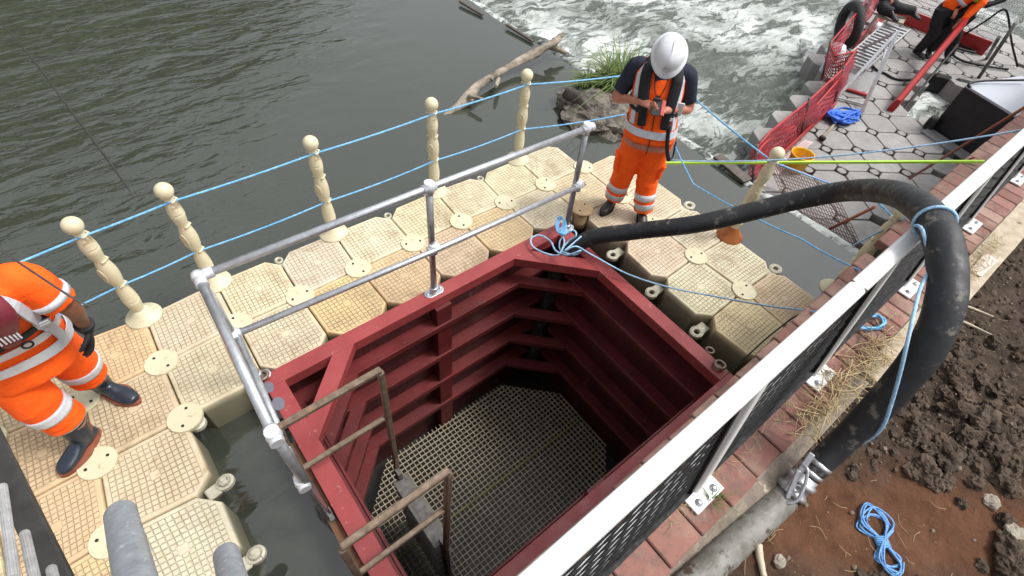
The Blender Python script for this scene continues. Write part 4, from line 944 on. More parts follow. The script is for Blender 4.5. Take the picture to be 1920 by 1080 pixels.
for k, (h_, kn, an) in enumerate(((pz+S*.1, k2, a2), (pz-S*.1, k1, a1))): tP.append(leg(mb, h_, kn, kn.lerp(an, .62), (.125, .112, .1), .006, 3+k*9))
Torso([(.66, pz-V(0, 0, .16), .16, .14), (.76, pz-V(0, 0, .08), .2, .16), (.9, tp(.9), .2, .15)], S, F).loft(mb, .66, .9, 0, m=6)
tr = remesh(link('trousers', mb, HIVIS, man2), .013, 4)
for P, rr in tP: legband(P, rr, .62, .72, tr, .006)
GREYC = M('pale_grey_lining', (.5, .5, .5), (.35, .35, .36), 12)
mb = MB()
for P, rr in tP: mb.tube([P[-2], P[-1], P[-1]+(P[-1]-P[-3])*.35], [rr[-1]*.9, rr[-1]*.94, rr[-1]*.86], 16)
link('leg_lining', mb, GREYC, tr)
BOOT = M('navy_rubber', (.012, .018, .03), (.02, .027, .042), 8, .3, bs=.1); BROWN = M('brown_trim', (.26, .12, .07), (.2, .1, .06), 12)
for (P, rr), an, he, to in zip(tP, (a2, a1), (V(-.37, .53, 0), V(-.44, .215, 0)), (V(-.2, .27, 0), V(-.665, .03, 0))):
    d = (to-he); d.z = 0; d.normalize(); mb = MB(); shoe(mb, he, to, .02, .056, .11); a0 = he+d*.075
    mb.tube(spline([V(a0.x, a0.y, .06), V(a0.x, a0.y, .14), P[-1]+(P[-1]-P[-3])*.25+V(0, 0, -.02), P[-1]+V(0, 0, .04)], 4), [.055, .056, .058, .06, .062, .064, .066, .068, .07, .072, .074, .076, .078], 18, round_end=False)
    bt = remesh(link('rubber_boot', mb, BOOT, man2), .009, 3)
    mb = MB(); sole(mb, he, to, .001, .062, .03); link('boot_sole', mb, M('red_brown_sole', (.3, .09, .05), (.2, .06, .035), 12), bt)
    q = P[-1]+(P[-1]-P[-3])*.3+V(0, 0, -.035); mb = MB(); mb.tube([q+V(0, 0, .012), q-V(0, 0, .012)], .071, 20); link('boot_trim', mb, BROWN, bt)
mb = MB(); tor.loft(mb, .66, 1.43, .0, m=24, fold=.014, seed=4)
mb.tube(spline([sc_+S*.1, sL, sL.lerp(eL, .45), sL.lerp(eL, .74)], 4), [.085]*4+[.085]*4+[.083, .082, .082, .08, .082], 18)
mb.tube(spline([sc_-S*.1, sR, sR.lerp(eR, .5), sR.lerp(eR, .86)], 4), [.09]*4+[.09]*4+[.087, .085, .085, .082, .084], 18)
jk = remesh(link('hi_vis_jacket', mb, HIVIS, man2), .012, 2)
mb = MB(); q = sL.lerp(eL, .46); q2 = sL.lerp(eL, .6); mb.tube([q, q2], [.09, .0885], 20); link('sleeve_tape', mb, SILVER, jk)
mb = MB(); R = []
for k in range(41):
    t = 360*k/40; dz = .05*math.sin(rad(t-30)); R.append([tor.P(.93+dz, t, .014), tor.P(.93+dz, t, .02), tor.P(.985+dz, t, .02), tor.P(.985+dz, t, .014)])
mb.rings(R, smooth=False); link('waist_tape', mb, SILVER, jk)
mb = MB(); R = []
for k in range(41):
    t = 360*k/40; dz = .03*math.sin(rad(t-60)); R.append([tor.P(.81+dz, t, .014), tor.P(.81+dz, t, .02), tor.P(.865+dz, t, .02), tor.P(.865+dz, t, .014)])
mb.rings(R, smooth=False); link('lower_tape', mb, SILVER, jk)
mb = MB(); tor.ribbon(mb, [(1.39-.03*k, 58-1.2*k) for k in range(12)], .05, .016); hn = link('harness', mb, M('grey_white_webbing', (.55, .56, .6), (.42, .43, .46), 30, .5), man2)
WB = M('grey_white_webbing2', (.55, .56, .6), (.42, .43, .46), 30, .5)
mb = MB(); tor.ribbon(mb, [(1.39-.03*k, 122+1.2*k) for k in range(12)], .05, .016); link('harness_strap', mb, WB, hn)
mb = MB(); tor.ribbon(mb, [(1.04-.028*k, 44-2*k+.2*k*k) for k in range(8)], .05, .022); link('harness_strap', mb, WB, hn)
mb = MB(); mb.box(tor.P(1.1, 48, .028), (.07, .02, .035), Matrix((S, F, V(0, 0, 1))).transposed(), .005); mb.box(tor.P(1.1, 48, .04), (.045, .01, .012), Matrix((S, F, V(0, 0, 1))).transposed(), .002); link('buckle', mb, GALV, hn)
mb = MB(); tor.ribbon(mb, [(1.1, 66-7*k) for k in range(11)], .028, .02); tor.ribbon(mb, [(1.1, 66+7*k) for k in range(11)], .028, .02); link('chest_strap', mb, BLACKC, hn)
mb = MB(); mb.tube(torus(tor.P(1.02, 74, .03), .02, .004, tuple(F)), .005, 6, closed=True); link('d_ring', mb, BLACKP, hn)
MAR = M('maroon_cover', (.2, .02, .035), (.14, .015, .025), 9, .55, bs=.2)
mb = MB()
for sg in (-1, 1): mb.tube(spline([tor.P(1.1, 90-sg*8, .02), tor.P(1.16, 90-sg*9, .022), tor.P(1.24, 90-sg*14, .024), tor.P(1.33, 90-sg*20, .02), tp(1.44)+S*sg*.07+F*.02, tp(1.42)+S*sg*.04-F*.08], 5), [.038]*6+[.042]*15+[.035]*5, 14, flat=.5, ref=tuple(F))
lj = link('life_jacket', mb, MAR, man2)
mb = MB()
for k in range(6):
    for j in range(2): p = tor.P(1.15+j*.035+.004*k, 74+k*2.6, .045); mb.box(p, (.006, .006, .024), Matrix((S, F, V(0, 0, 1))).transposed())
link('white_lettering', mb, WHITEP, lj)
mb = MB(); hand(mb, wL+V(0, 0, -.01), at(176, 655, .74)-wL, S*1+F*.1, 1, curl=.35, sc=1.08); mb.tube([wL+(eL-wL)*.16, wL-(eL-wL)*.04], [.046, .04], 14)
remesh(link('black_glove', mb, BLACKC, man2), .006, 2)
mb = MB(); hand(mb, wR, V(.1, -.6, -.5), V(0, 0, 1), 1, curl=.4, sc=1.08); remesh(link('black_glove', mb, BLACKC, man2), .008, 2)
helmet(cfg['head']+hu*.05, hu, hf, man2)
# ---- far workers on the grey platform
def far_person(label, ft, hip, neck, face, arms, top, low, band=None, hat=WHITEP, skin=SKIN):
    F = Vector(face).normalized(); S = F.cross(V(0, 0, 1)).normalized(); body = MB()
    hd_ = neck+V(0, 0, .14)+F*.07
    for (kn, an), sg in zip(ft, (-1, 1)): body.tube(spline([hip+S*sg*.09, kn, an], 5), [.06-.003*i for i in range(11)], 12, round_end=True)
    body.tube([hip, hip.lerp(neck, .5), neck-V(0, 0, .05)], [.1, .11, .13], 14, round_end=True, flat=.75); body.tube([neck-V(0, 0, .06), hd_], .05, 12); head(body, hd_, V(0, 0, 1)*.85+F*.4, F)
    for (el, wr), sg in zip(arms, (-1, 1)):
        sh = neck-V(0, 0, .07)+S*sg*.19; body.tube([sh, el, wr], [.05, .042, .03], 12, round_end=True); hand(body, wr, wr-el, V(0, 0, 1), sg, curl=.6)
    b = T(remesh(link('person', body, skin), .011, 2), label, 'person')
    mb = MB()
    for (kn, an), sg in zip(ft, (-1, 1)): mb.tube(spline([hip+S*sg*.09, hip.lerp(kn, .5)+S*sg*.06, kn, an], 4), [.12-.003*i for i in range(13)], 14)
    mb.blob(hip, .16, 1, 2, .1); remesh(link('trousers', mb, low, b), .016, 2)
    mb = MB(); d = (neck-hip); mb.tube(spline([hip+d.normalized()*.06, hip+d.normalized()*.12, hip.lerp(neck, .6), neck-V(0, 0, .05)], 4), [.17, .168, .165, .165, .162, .16, .16, .162, .165, .168, .17, .16, .12], 20, flat=.8, ref=tuple(F), round_end=True)
    for (el, wr), sg in zip(arms, (-1, 1)): sh = neck-V(0, 0, .07)+S*sg*.17; mb.tube([neck-V(0, 0, .08), sh, sh.lerp(el, .6), el, el.lerp(wr, .8)], [.09, .09, .075, .065, .052], 14, round_end=True)
    t = remesh(link('jacket', mb, top, b), .016, 2)
    mb = MB()
    for (kn, an), sg in zip(ft, (-1, 1)): mb = MB(); e = V(an.x, an.y, 0)-F*.08; shoe(mb, e, e+F*.28, an.z-.09, .055, .12); link('boot', mb, BLACKP, b)
    mb = MB()
    for k, q in ((.4, .0), (.68, 0)):
        a = hip.lerp(neck, k); mb.tube([a-d.normalized()*.03, a+d.normalized()*.03], .172, 22, flat=.8, ref=tuple(F))
    link('reflective_band', mb, band or SILVER, t)
    helmet(hd_+V(0, 0, .05), V(0, 0, 1)*.85+F*.4, F, b, hat)
    return b
PZ = -.9
f1, f2 = at(1716, 103, PZ), at(1757, 82, PZ); hp = V(f1.x+.08, f1.y+.03, -.08)
far_person('person in orange jacket and black trousers bending at the red boom on the far platform', [(f2.lerp(hp, .5)+V(-.05, -.03, 0), f2+V(0, 0, .1)), (f1.lerp(hp, .5)+V(-.02, -.05, 0), f1+V(0, 0, .1))], hp, hp+V(.1, -.24, .46), (-.35, -.75, 0),
           [(hp+V(.05, -.42, .25), at(1800, 42, -.15)), (hp+V(.3, -.3, .25), at(1808, 34, -.1))], HIVIS, BLACKC)
hp = at(1812, 22, -.08); f1, f2 = V(hp.x-.1, hp.y+.1, PZ), V(hp.x+.05, hp.y-.2, PZ)
far_person('person in black jacket with lime bands standing behind the bending worker', [(f1.lerp(hp, .5), f1+V(0, 0, .1)), (f2.lerp(hp, .5), f2+V(0, 0, .1))], hp, hp+V(0, 0, .58), (-.6, -.3, 0),
           [(hp+V(-.2, .2, .25), hp+V(-.3, .1, .05)), (hp+V(.1, -.35, .3), at(1842, 12, .1))], BLACKC, BLACKC, M('lime_band', (.5, .8, .05), (.42, .7, .04)))
b1 = at(1665, 22, -.35)
far_person('person in orange top kneeling on the trestle step, only black boots and legs in view', [(b1+V(-.1, .1, .05), b1+V(-.1, -.1, .04)), (b1+V(.12, -.05, .08), b1+V(.35, -.3, .06))], b1+V(.1, .2, .22), b1+V(.1, .3, .75), (-.3, -.9, 0),
           [(b1+V(-.1, .3, .5), b1+V(-.2, .05, .3)), (b1+V(.5, .1, .5), b1+V(.5, -.1, .3))], HIVIS, BLACKC)
# ================================================================ far grey work platform below the weir
def inpoly(x, y, P):
    c = False
    for (x1, y1), (x2, y2) in zip(P, P[1:]+P[:1]):
        if (y1 > y) != (y2 > y) and x < (x2-x1)*(y-y1)/(y2-y1)+x1: c = not c
    return c
def pw(l, z=PZ): return [tuple(at(x, y, z))[:2] for x, y in l]
PLAT = pw([(1380, 380), (1400, 330), (1440, 262), (1462, 200), (1500, 165), (1535, 115), (1600, 40), (1640, -30), (1700, -60), (1990, 128), (1912, 130), (1900, 190), (1860, 270), (1782, 312), (1748, 360), (1700, 430), (1640, 500)])
HOLEP = pw([(1690, 202), (1722, 165), (1745, 142), (1830, 160), (1812, 196), (1745, 236), (1712, 214)])
FP = root('work_platform', at(1600, 250, PZ), 'grey floating work platform of octagonal plastic cubes in the white water', 'pontoon')
o0 = at(1640, 321.7, PZ); ua = V(math.cos(rad(-35)), math.sin(rad(-35)), 0)*.5; uc = V(math.cos(rad(55)), math.sin(rad(55)), 0)*.5
gcells = []
for i in range(-24, 26):
    for j in range(-24, 26):
        c = o0+ua*(i+.5)+uc*(j+.5)
        if inpoly(c.x, c.y, PLAT) and not inpoly(c.x, c.y, HOLEP): gcells.append(((c-CAM).length, i, j))
gcells.sort(); rnd = random.Random(8); far_mb = []
def gcube(i, j):
    dz = V(0, 0, rnd.uniform(-.012, .0)); return cube_mesh([o0+ua*i+uc*j+dz, o0+ua*(i+1)+uc*j+dz, o0+ua*(i+1)+uc*(j+1)+dz, o0+ua*i+uc*(j+1)+dz], c=.22, h=.38, g=.008)
for n, (d, i, j) in enumerate(gcells):
    if n < 100: gv = rnd.uniform(.27, .36); link('float_cube', gcube(i, j), DOCKG, FP, col=[gv*k for k in (1, .985, .96)])
    else: far_mb.append((i, j))
mb = MB()
for i, j in far_mb:
    me = gcube(i, j); mb.add([v.co for v in me.vertices], [tuple(p.vertices) for p in me.polygons])
if far_mb: o = link('float_cube', mb, DOCKG, FP, col=(.33, .325, .31)); o['kind'] = 'stuff'
gset = {(i, j) for _, i, j in gcells}; gc = MB(); gc.lathe([(.06, -.03), (.066, -.006), (.058, -.001), (.01, -.003)], n=14); GC = gc.mesh('connector_cap'); GC.materials.append(M('grey_cap', (.3, .29, .28), (.2, .19, .18), 9, .6)); k = 0
for _, i, j in gcells:
    if (i-1, j) in gset and (i, j-1) in gset and k < 90:
        o = link('connector_cap', GC, None, FP); o.location = o0+ua*i+uc*j-FP.location; k += 1
# red boards and boom
def board(name, a, b, h, th, m, label, cat, z_up=(0, 0, 1)):
    mb = MB(); mb.bar(V(*a)+V(0, 0, h/2), V(*b)+V(0, 0, h/2), th, h, bev=.006); return one(name, mb, m, label, cat)
RB = root('edge_boards', at(1700, 60, PZ), 'bright red toe boards round the far end of the grey platform', 'toe board')
for a, b in (((1598, 92), (1662, 33)), ((1665, 33), (1842, 104))):
    mb = MB(); mb.bar(at(*a, PZ)+V(0, 0, .13), at(*b, PZ)+V(0, 0, .13), .03, .27, bev=.006); link('board', mb, REDP, RB)
BM = root('red_boom', at(1750, 130, PZ), 'red beam wrapped in sheet along the water gap of the far platform', 'beam')
mb = MB(); p0, p1 = at(1678, 198, PZ+.1), at(1806, 44, PZ+.75)
R = []
for k in range(25):
    t = k/24; c = p0.lerp(p1, t); d = (p1-p0).normalized(); e = d.cross(V(0, 0, 1)).normalized(); wv = .05+.03*math.sin(t*9)*noise.noise(V(t*6, 0, 0))
    R.append([c+e*.05, c+e*.03+V(0, 0, .09+wv*.3), c-e*.03+V(0, 0, .09), c-e*.06-V(0, 0, .0), c-e*.07-V(0, 0, .2+wv), c+e*.02-V(0, 0, .22)])
mb.rings(R, smooth=False); link('beam_cover', mb, REDP, BM)
mb = MB(); mb.tube(sag(p0-V(0, 0, .15)+V(.1, -.12, 0), p1-V(0, 0, .35)+V(.1, -.12, 0), .05), .02, 8); link('beam_cable', mb, BLACKP, BM)
def netmat():
    m, nt, b = newmat('red_netting'); uv = coord(nt, 'UV'); sx = nt.nodes.new('ShaderNodeSeparateXYZ'); nt.links.new(uv, sx.inputs[0]); g = []
    for a in (0, 1): g.append(mth(nt, 'GREATER_THAN', mth(nt, 'ABSOLUTE', mth(nt, 'SUBTRACT', mth(nt, 'FRACT', sx.outputs[a]), .5)), .3))
    al = mth(nt, 'MAXIMUM', g[0], g[1]); nt.links.new(al, b.inputs['Alpha']); b.inputs['Base Color'].default_value = (.33, .03, .045, 1); b.inputs['Roughness'].default_value = .5; return m
NETM = netmat()
def net(poly, hgt, dens, parent, lean=V(0, 0, 0), seed=0):
    me_v, me_f, uvs = [], [], []; P = poly; seg = []
    L = 0; pts = []
    for a, b in zip(P, P[1:]):
        n = max(2, int((b-a).length/.12))
        for k in range(n): pts.append((a.lerp(b, k/n), L+(b-a).length*k/n))
        L += (b-a).length
    pts.append((P[-1], L)); m = 8; mb = MB()
    for p, l in pts:
        for j in range(m+1):
            t = j/m; h = hgt*(1+.06*noise.noise(V(l*1.3, seed, 0))); q = p+V(0, 0, h*t)+lean*t+V(noise.noise(V(l*1.7, t*2, seed)), noise.noise(V(l*1.9, t*2, seed+9)), 0)*.2*math.sin(math.pi*t)
            mb.v.append(tuple(q)); uvs.append((l*dens, h*t*dens))
    for i in range(len(pts)-1):
        for j in range(m): a = i*(m+1)+j; mb.f.append((a, a+m+1, a+m+2, a+1)); mb.sm.append(True)
    me = mb.mesh('netting'); lay = me.uv_layers.new(name='UVMap')
    for lp in me.loops: lay.data[lp.index].uv = uvs[lp.vertex_index]
    return link('netting', me, NETM, parent)
NB = root('netting_barrier', at(1480, 280, PZ), 'red plastic netting barrier hung on rails along the left edge of the grey platform', 'barrier')
line = [at(1408, 352, PZ), at(1432, 322, PZ), at(1500, 262, PZ), at(1562, 200, PZ), at(1588, 160, PZ)]
net(line, .62, 22, NB, lean=V(-.25, .12, 0), seed=1); net([p+V(-.03, .05, 0) for p in line], .5, 17, NB, lean=V(-.1, .14, 0), seed=5)
line2 = [at(1585, 165, PZ), at(1548, 175, PZ), at(1540, 150, PZ), at(1585, 95, PZ), at(1640, 20, PZ), at(1690, -30, PZ)]
net(line2, .62, 20, NB, lean=V(-.15, .1, 0), seed=3)
for P in (line, line2):
    mb = MB(); mb.tube([p+V(-.2, .12, .63) for p in P], .016, 7); link('top_cord', mb, REDP, NB)
mb = MB(); mb.bar(at(1420, 338, PZ)+V(0, 0, .08), at(1560, 205, PZ)+V(0, 0, .08), .02, .14); link('kick_board', mb, REDP, NB)
mb = MB(); mb.tube(spline([line[0]+V(-.15, .1, .4), line[1]+V(-.2, .1, .5), line[2]+V(-.1, .1, .3), line[3]+V(-.1, .1, .55)], 4), .018, 7); link('diagonal_tube', mb, REDP, NB)
for p in (line[0], line[2], line[3], line2[2], line2[4]):
    mb = MB(); mb.tube([p, p+V(-.22, .12, .68)], .018, 8); link('net_post', mb, DSTEEL, NB)
for k, P in ((0, line), ):
    mb = MB(); a, b = P[1]+V(.06, -.04, .02), P[2]+V(.06, -.04, .02)
    n = 26
    for q in range(n): c = a.lerp(b, q/n); mb.bar(c, c+V(.05, -.12, 0), .03, .004)
    link('fringe', mb, M('white_fringe', (.7, .55, .55)), NB)
# far mesh guard standing behind the toe board
HM = M('grey_wire', (.4, .4, .41), (.28, .28, .29), 20, .4, .5)
MG = root('wire_mesh_guard', at(1760, 30, PZ), 'grey welded wire mesh panel leaning over the white water behind the red toe board', 'mesh panel')
a, b = at(1668, 32, PZ), at(1850, 104, PZ); mb = MB(); upd = V(.55, .12, .62)
n = 46
for k in range(n+1): c = a.lerp(b, k/n); mb.bar(c, c+upd*1.5, .009, .009)
for k in range(14): c = upd*1.5*k/13; mb.bar(a+c, b+c, .009, .009)
link('wires', mb, HM, MG)
# aluminium ladder lying and trestle
ALU = M('aluminium', (.52, .53, .54), (.38, .39, .4), 20, .35, .6)
def ladder(name, a, b, wd, nr, label, rr=.016):
    a, b = Vector(a), Vector(b); r = root(name, a, label, 'ladder'); d = (b-a).normalized(); e = wd.normalized(); w2 = wd.length/2
    for s in (-1, 1): mb = MB(); mb.bar(a+e*w2*s, b+e*w2*s, .025, .065, up=d.cross(e)); link('stile', mb, ALU, r)
    for k in range(nr): c = a+(b-a)*((k+.5)/nr); mb = MB(); mb.bar(c-e*w2, c+e*w2, .035, .03, up=d.cross(e)); link('rung', mb, ALU, r)
    return r
a, b = at(1589, 118, PZ+.12), at(1662, 42, PZ+.42)
a2 = at(1612, 127, PZ+.12); wd = (a2-a); wd.z = 0; wd = wd.normalized()*.42
ladder('aluminium_ladder', a.lerp(a2, .5)+(a-b)*.02, b+wd*.5, wd, 16, 'flat aluminium ladder with many close treads by the red toe board')
TS = root('trestle_stand', at(1630, 200, PZ), 'tall splayed aluminium trestle frame standing near the blue rope heap', 'trestle')
tpx = at(1683, 60, -.1)
for f_ in ((1612, 218), (1566, 186), (1598, 100), (1645, 105)):
    mb = MB(); mb.bar(tpx+V(0, 0, 0)+(at(*f_, PZ)-tpx)*.0, at(*f_, PZ), .05, .03, up=(1, 0, 0)); link('leg', mb, ALU, TS)
mb = MB(); mb.bar(at(1570, 183, PZ+.03), at(1620, 196, PZ+.03), .04, .025); link('foot_bar', mb, ALU, TS)
mb = MB(); mb.bar(at(1575, 163, PZ+.03), at(1625, 178, PZ+.03), .06, .03); link('red_clamp_bar', mb, REDP, TS)
mb = MB(); mb.bar(tpx.lerp(at(1612, 218, PZ), .45), tpx.lerp(at(1645, 105, PZ), .5), .03, .02); link('hinge_stay', mb, ALU, TS)
ST = root('step_platform', at(1665, 45, PZ), 'low aluminium step with a wooden tread where a worker kneels', 'step')
q = [at(1650, 20, -.42), at(1700, 32, -.42), at(1694, 44, -.42), at(1646, 30, -.42)]
mb = MB(); mb.prism([(p.x, p.y) for p in q], -.45, -.42); link('tread', mb, WOODW, ST)
for p in q: mb = MB(); mb.bar(p-V(0, 0, .03), V(p.x-.1, p.y, PZ), .03, .03, up=(1, 0, 0)); link('leg', mb, ALU, ST)
# grey sheet on the deck and grey planks outside the netting
mb = MB(); P = [at(1585, 125, PZ+.02), at(1655, 140, PZ+.02), at(1622, 172, PZ+.02), at(1575, 168, PZ+.02)]; mb.prism([(p.x, p.y) for p in P[::-1]], PZ+.008, PZ+.02)
one('rubber_mat', mb, M('grey_sheet', (.26, .26, .26), (.2, .2, .2), 8, .6), 'plain grey sheet lying on the platform under the trestle', 'mat')
# buckets, can, tyre
def bucket(p, r, h, m, label, lid=False):
    rt = root('bucket', p, label, 'bucket'); mb = MB()
    mb.lathe([(r*.78, 0), (r*.8, .005), (r*.97, h*.93), (r*1.06, h*.94), (r*1.06, h), (r*.97, h), (r*.93, h*.9), (r*.76, .012), (r*.02, .012)], p, 26); link('bucket_wall', mb, m, rt)
    mb = MB(); mb.tube([p+V(r*1.05*math.cos(a), r*1.05*math.sin(a)*.25-r*.3*math.sin(a), h*.9-r*.9*math.sin(a)*.3) for a in [math.pi*k/12 for k in range(13)]], .004, 5); link('bucket_handle', mb, DSTEEL, rt)
bucket(at(1488, 317, PZ), .15, .26, YEL, 'yellow plastic bucket beside the netting barrier on the grey platform')
def hatish(p, label, m=WHITEP, s=1.): 
    mb = MB(); mb.lathe([(.15*s, 0), (.16*s, .01), (.125*s, .03), (.12*s, .08*s), (.09*s, .13*s), (.02, .15*s)], p, 24); return one('float_dome', mb, m, label, 'buoy')
hatish(at(1566, 100, PZ+.25), 'round white float caught in the netting beside the tyre', s=1.15)
hatish(at(1638, 57, PZ+.02), 'white and red float at the top of the flat ladder', s=1.1)
p = at(1543, 135, PZ+.02); JC = root('jerrycan', p, 'white plastic jerrycan behind the red netting', 'jerrycan')
mb = MB(); mb.box(p+V(0, 0, .13), (.18, .12, .26), bev=.03); link('can_body', mb, WHITEP, JC); mb = MB(); mb.lathe([(.02, .26), (.022, .3), (.005, .3)], p, 12); link('can_cap', mb, REDP, JC)
tc = at(1592, 48, PZ+.35); n_ = (V(.75, -.62, .15)).normalized(); e = n_.cross(V(0, 0, 1)).normalized(); g = n_.cross(e)
TY = root('tyre', tc, 'black rubber tyre hung on the netting barrier', 'tyre')
mb = MB(); mb.tube([tc+e*.33*math.cos(a)+g*.33*math.sin(a) for a in [2*math.pi*k/36 for k in range(36)]], .085, 14, closed=True, flat=1.); link('tread', mb, M('tyre_rubber', (.015, .015, .016), (.03, .03, .03), 30, .8, bs=.6, bscale=30, bd=.02), TY)
# heap of blue rope, hammer, poles
lp = []; rn = random.Random(9)
for k in range(60): a = k*1.3; lp.append(at(1583+36*math.cos(a)*rn.uniform(.3, 1.)-abs(math.sin(a))*4, 216+16*math.sin(a*1.1)*rn.uniform(.3, 1), PZ+.02+rn.uniform(0, .1)))
rope('rope_heap', lp, .017, M('royal_blue_rope', (.02, .1, .55), (.05, .2, .7), 30, .6, bs=.4, bscale=90), 'heap of royal blue rope on the grey platform inside the netting', 4)
HK = root('mallet', at(1545, 258, PZ), 'small black headed mallet lying on the grey platform', 'mallet')
mb = MB(); mb.bar(at(1566, 232, PZ+.03), at(1542, 258, PZ+.03), .03, .025); link('handle', mb, WOODW, HK); mb = MB(); mb.bar(at(1537, 256, PZ+.035), at(1547, 262, PZ+.035), .06, .06, bev=.01); link('mallet_head', mb, BLACKP, HK)
POLEM = M('rust_orange_pole', (.34, .1, .05), (.22, .07, .04), 20, .5)
mb = MB(); mb.tube([at(1705, 335, PZ+.05), at(1930, 196, .95)], .016, 10); one('scaffold_pole', mb, POLEM, 'slim rust-orange pole leaning from the grey platform up to the railing', 'pole')
mb = MB(); mb.tube([at(1555, 430, PZ+.05), at(1640, 388, -.3)], .018, 8); one('scaffold_pole', mb, POLEM, 'rusty brown pole seen under the arch of the black hose', 'pole')
for a, b, lab in (((1835, 146, PZ), (1905, 42, .1), 'dark steel pole standing by the black hoses at the upper right'), ((1850, 110, PZ), (1873, 70, -.3), 'short dark post with a red tip at the far platform edge')):
    mb = MB(); mb.tube([at(*a), at(*b)], .03, 10); one('steel_post', mb, DSTEEL, lab, 'post')
for pts, r, lab in (([(1770, 80, PZ+.03), (1800, 92, PZ+.03), (1830, 98, PZ+.04), (1800, 84, PZ+.03), (1775, 88, PZ+.03), (1800, 112, PZ+.03), (1850, 124, PZ+.03), (1890, 130, PZ+.03)], .022, 'black hose coiled on the far right part of the platform'),
                    ([(1800, 70, PZ+.1), (1850, 38, -.2), (1880, 18, .1), (1890, 30, .0), (1897, 80, -.5), (1908, 125, PZ+.03)], .018, 'black cable arching over the wire mesh at the upper right'),
                    ([(1620, 98, PZ+.02), (1640, 128, PZ+.02), (1660, 138, PZ+.02), (1680, 148, PZ+.02), (1712, 148, PZ+.02), (1732, 128, PZ+.05)], .02, 'black cable snaking across the middle of the grey platform'),
                    ([(1888, 158, -.45), (1840, 168, -.3), (1815, 160, -.12), (1840, 152, -.12), (1925, 150, -.1)], .016, 'black pipe along the perforated lid of the black box')):
    mb = MB(); mb.tube(spline([at(*p) for p in pts], 5), r, 8); one('cable', mb, BLACKP, lab, 'cable')
mb = MB(); mb.tube([at(1700, 38, .3), at(1650, 70, .0)], .01, 6); 
# black side cubes of the platform gap
mb = MB(); a, b = at(1748, 140, PZ-.02), at(1828, 160, PZ-.02); d = (b-a)
BK = root('black_float', a, 'pair of black floats closing the far end of the water gap', 'float')
for k in (0, 1): mb = MB(); mb.bar(a+d*(.5*k+.02)-V(0, 0, .12), a+d*(.5*k+.46)-V(0, 0, .12), .12, .34, bev=.04); link('float_block', mb, BLACKP, BK)
# black steel box with perforated grey lid
bA, bB = at(1745, 240, PZ), at(1836, 303, PZ)
def PX(p):
    d = ROT.transposed() @ (p-CAM); return (960+FPX*d.x/-d.z, 540-FPX*d.y/-d.z)
tzb = min([k*.02-1 for k in range(120)], key=lambda z: math.hypot(PX(V(bA.x, bA.y, z))[0]-1808, PX(V(bA.x, bA.y, z))[1]-160))
BB = root('black_tank', bA, 'black steel tank with pale perforated lid at the end of the grey platform', 'tank')
d = (bB-bA).normalized(); bB = bA+d*1.1; perp = V(-d.y, d.x, 0); perp = perp if perp.x > 0 else -perp; dep = perp*1.3
pl = [bA, bB, bB+dep, bA+dep]
area = sum(pl[i].x*pl[(i+1) % 4].y-pl[(i+1) % 4].x*pl[i].y for i in range(4))
if area < 0: pl = pl[::-1]
mb = MB(); mb.prism([(p.x, p.y) for p in pl], PZ-.3, tzb-.02); link('tank_wall', mb, BLACKP, BB)
def lidmat():
    m, nt, b = newmat('perforated_lid'); co = coord(nt, 'Object'); v = nd(nt, 'ShaderNodeTexVoronoi', Scale=9., Randomness=.0); nt.links.new(co, v.inputs['Vector'])
    c = mixc(nt, mth(nt, 'LESS_THAN', v.outputs[0], .2), (.42, .45, .5), (.03, .03, .03)); nt.links.new(c, b.inputs['Base Color']); b.inputs['Roughness'].default_value = .5; b.inputs['Metallic'].default_value = .3; return m
mb = MB(); mb.prism([(p.x, p.y) for p in [q+(q-(bA+bB+dep)/2*1)*.0 for q in pl]], tzb-.018, tzb+.012); link('tank_lid', mb, lidmat(), BB)
mb = MB(); mb.bar(at(1736, 243, PZ+.02), at(1826, 303, PZ+.02)+d*.1, .22, .03); link('step_plate', mb, ALU, BB)
mb = MB(); mb.box(bA-perp*.08+V(0, 0, .1), (.14, .14, .2), bev=.02); link('side_block', mb, BLACKP, BB)
# wire mesh over the near corner of the platform
MC = root('mesh_sheet', at(1500, 380, PZ), 'rusty wire mesh sheet standing on the near corner of the grey platform', 'mesh panel')
a, b = at(1438, 300, PZ+.3), at(1560, 345, PZ+.3); c_ = at(1490, 420, PZ+.02); mb = MB(); n = 22
for k in range(n+1): p = a.lerp(b, k/n); mb.bar(p, p+(c_-a), .006, .006)
for k in range(16): p = (c_-a)*k/15; mb.bar(a+p, b+p, .006, .006)
link('wires', mb, M('rusty_wire', (.14, .07, .06), (.1, .06, .05)), MC); mb = MB(); mb.bar(a, b, .02, .02); link('top_wire', mb, REDP, MC)
# timber debris caught on the weir lip
for (a, b, lab) in (((1345, 292), (1402, 340), 'dark plank caught on the lip of the weir by the netting'), ((862, 2), (905, 28), 'dark wet board on the weir lip at the top of the photo'), ((950, 46), (1000, 78), 'short dark board on the weir lip near the driftwood tip')):
    mb = MB(); mb.bar(at(*a, WZ+.05), at(*b, WZ+.03), .14 if a[0] > 1200 else .05, .03, bev=.004); one('weir_board', mb, M('wet_timber', (.1, .08, .06), (.05, .04, .035), 12, .6, bs=.6), lab, 'board')
# orange-red line and pale pipe along the wall at far right
mb = MB(); mb.tube(spline([at(1780, 330, .2), at(1800, 305, .7), at(1826, 296, .9)], 5), .008, 6); one('line', mb, REDP, 'thin red line looped over the coping by the lime strap', 'line')
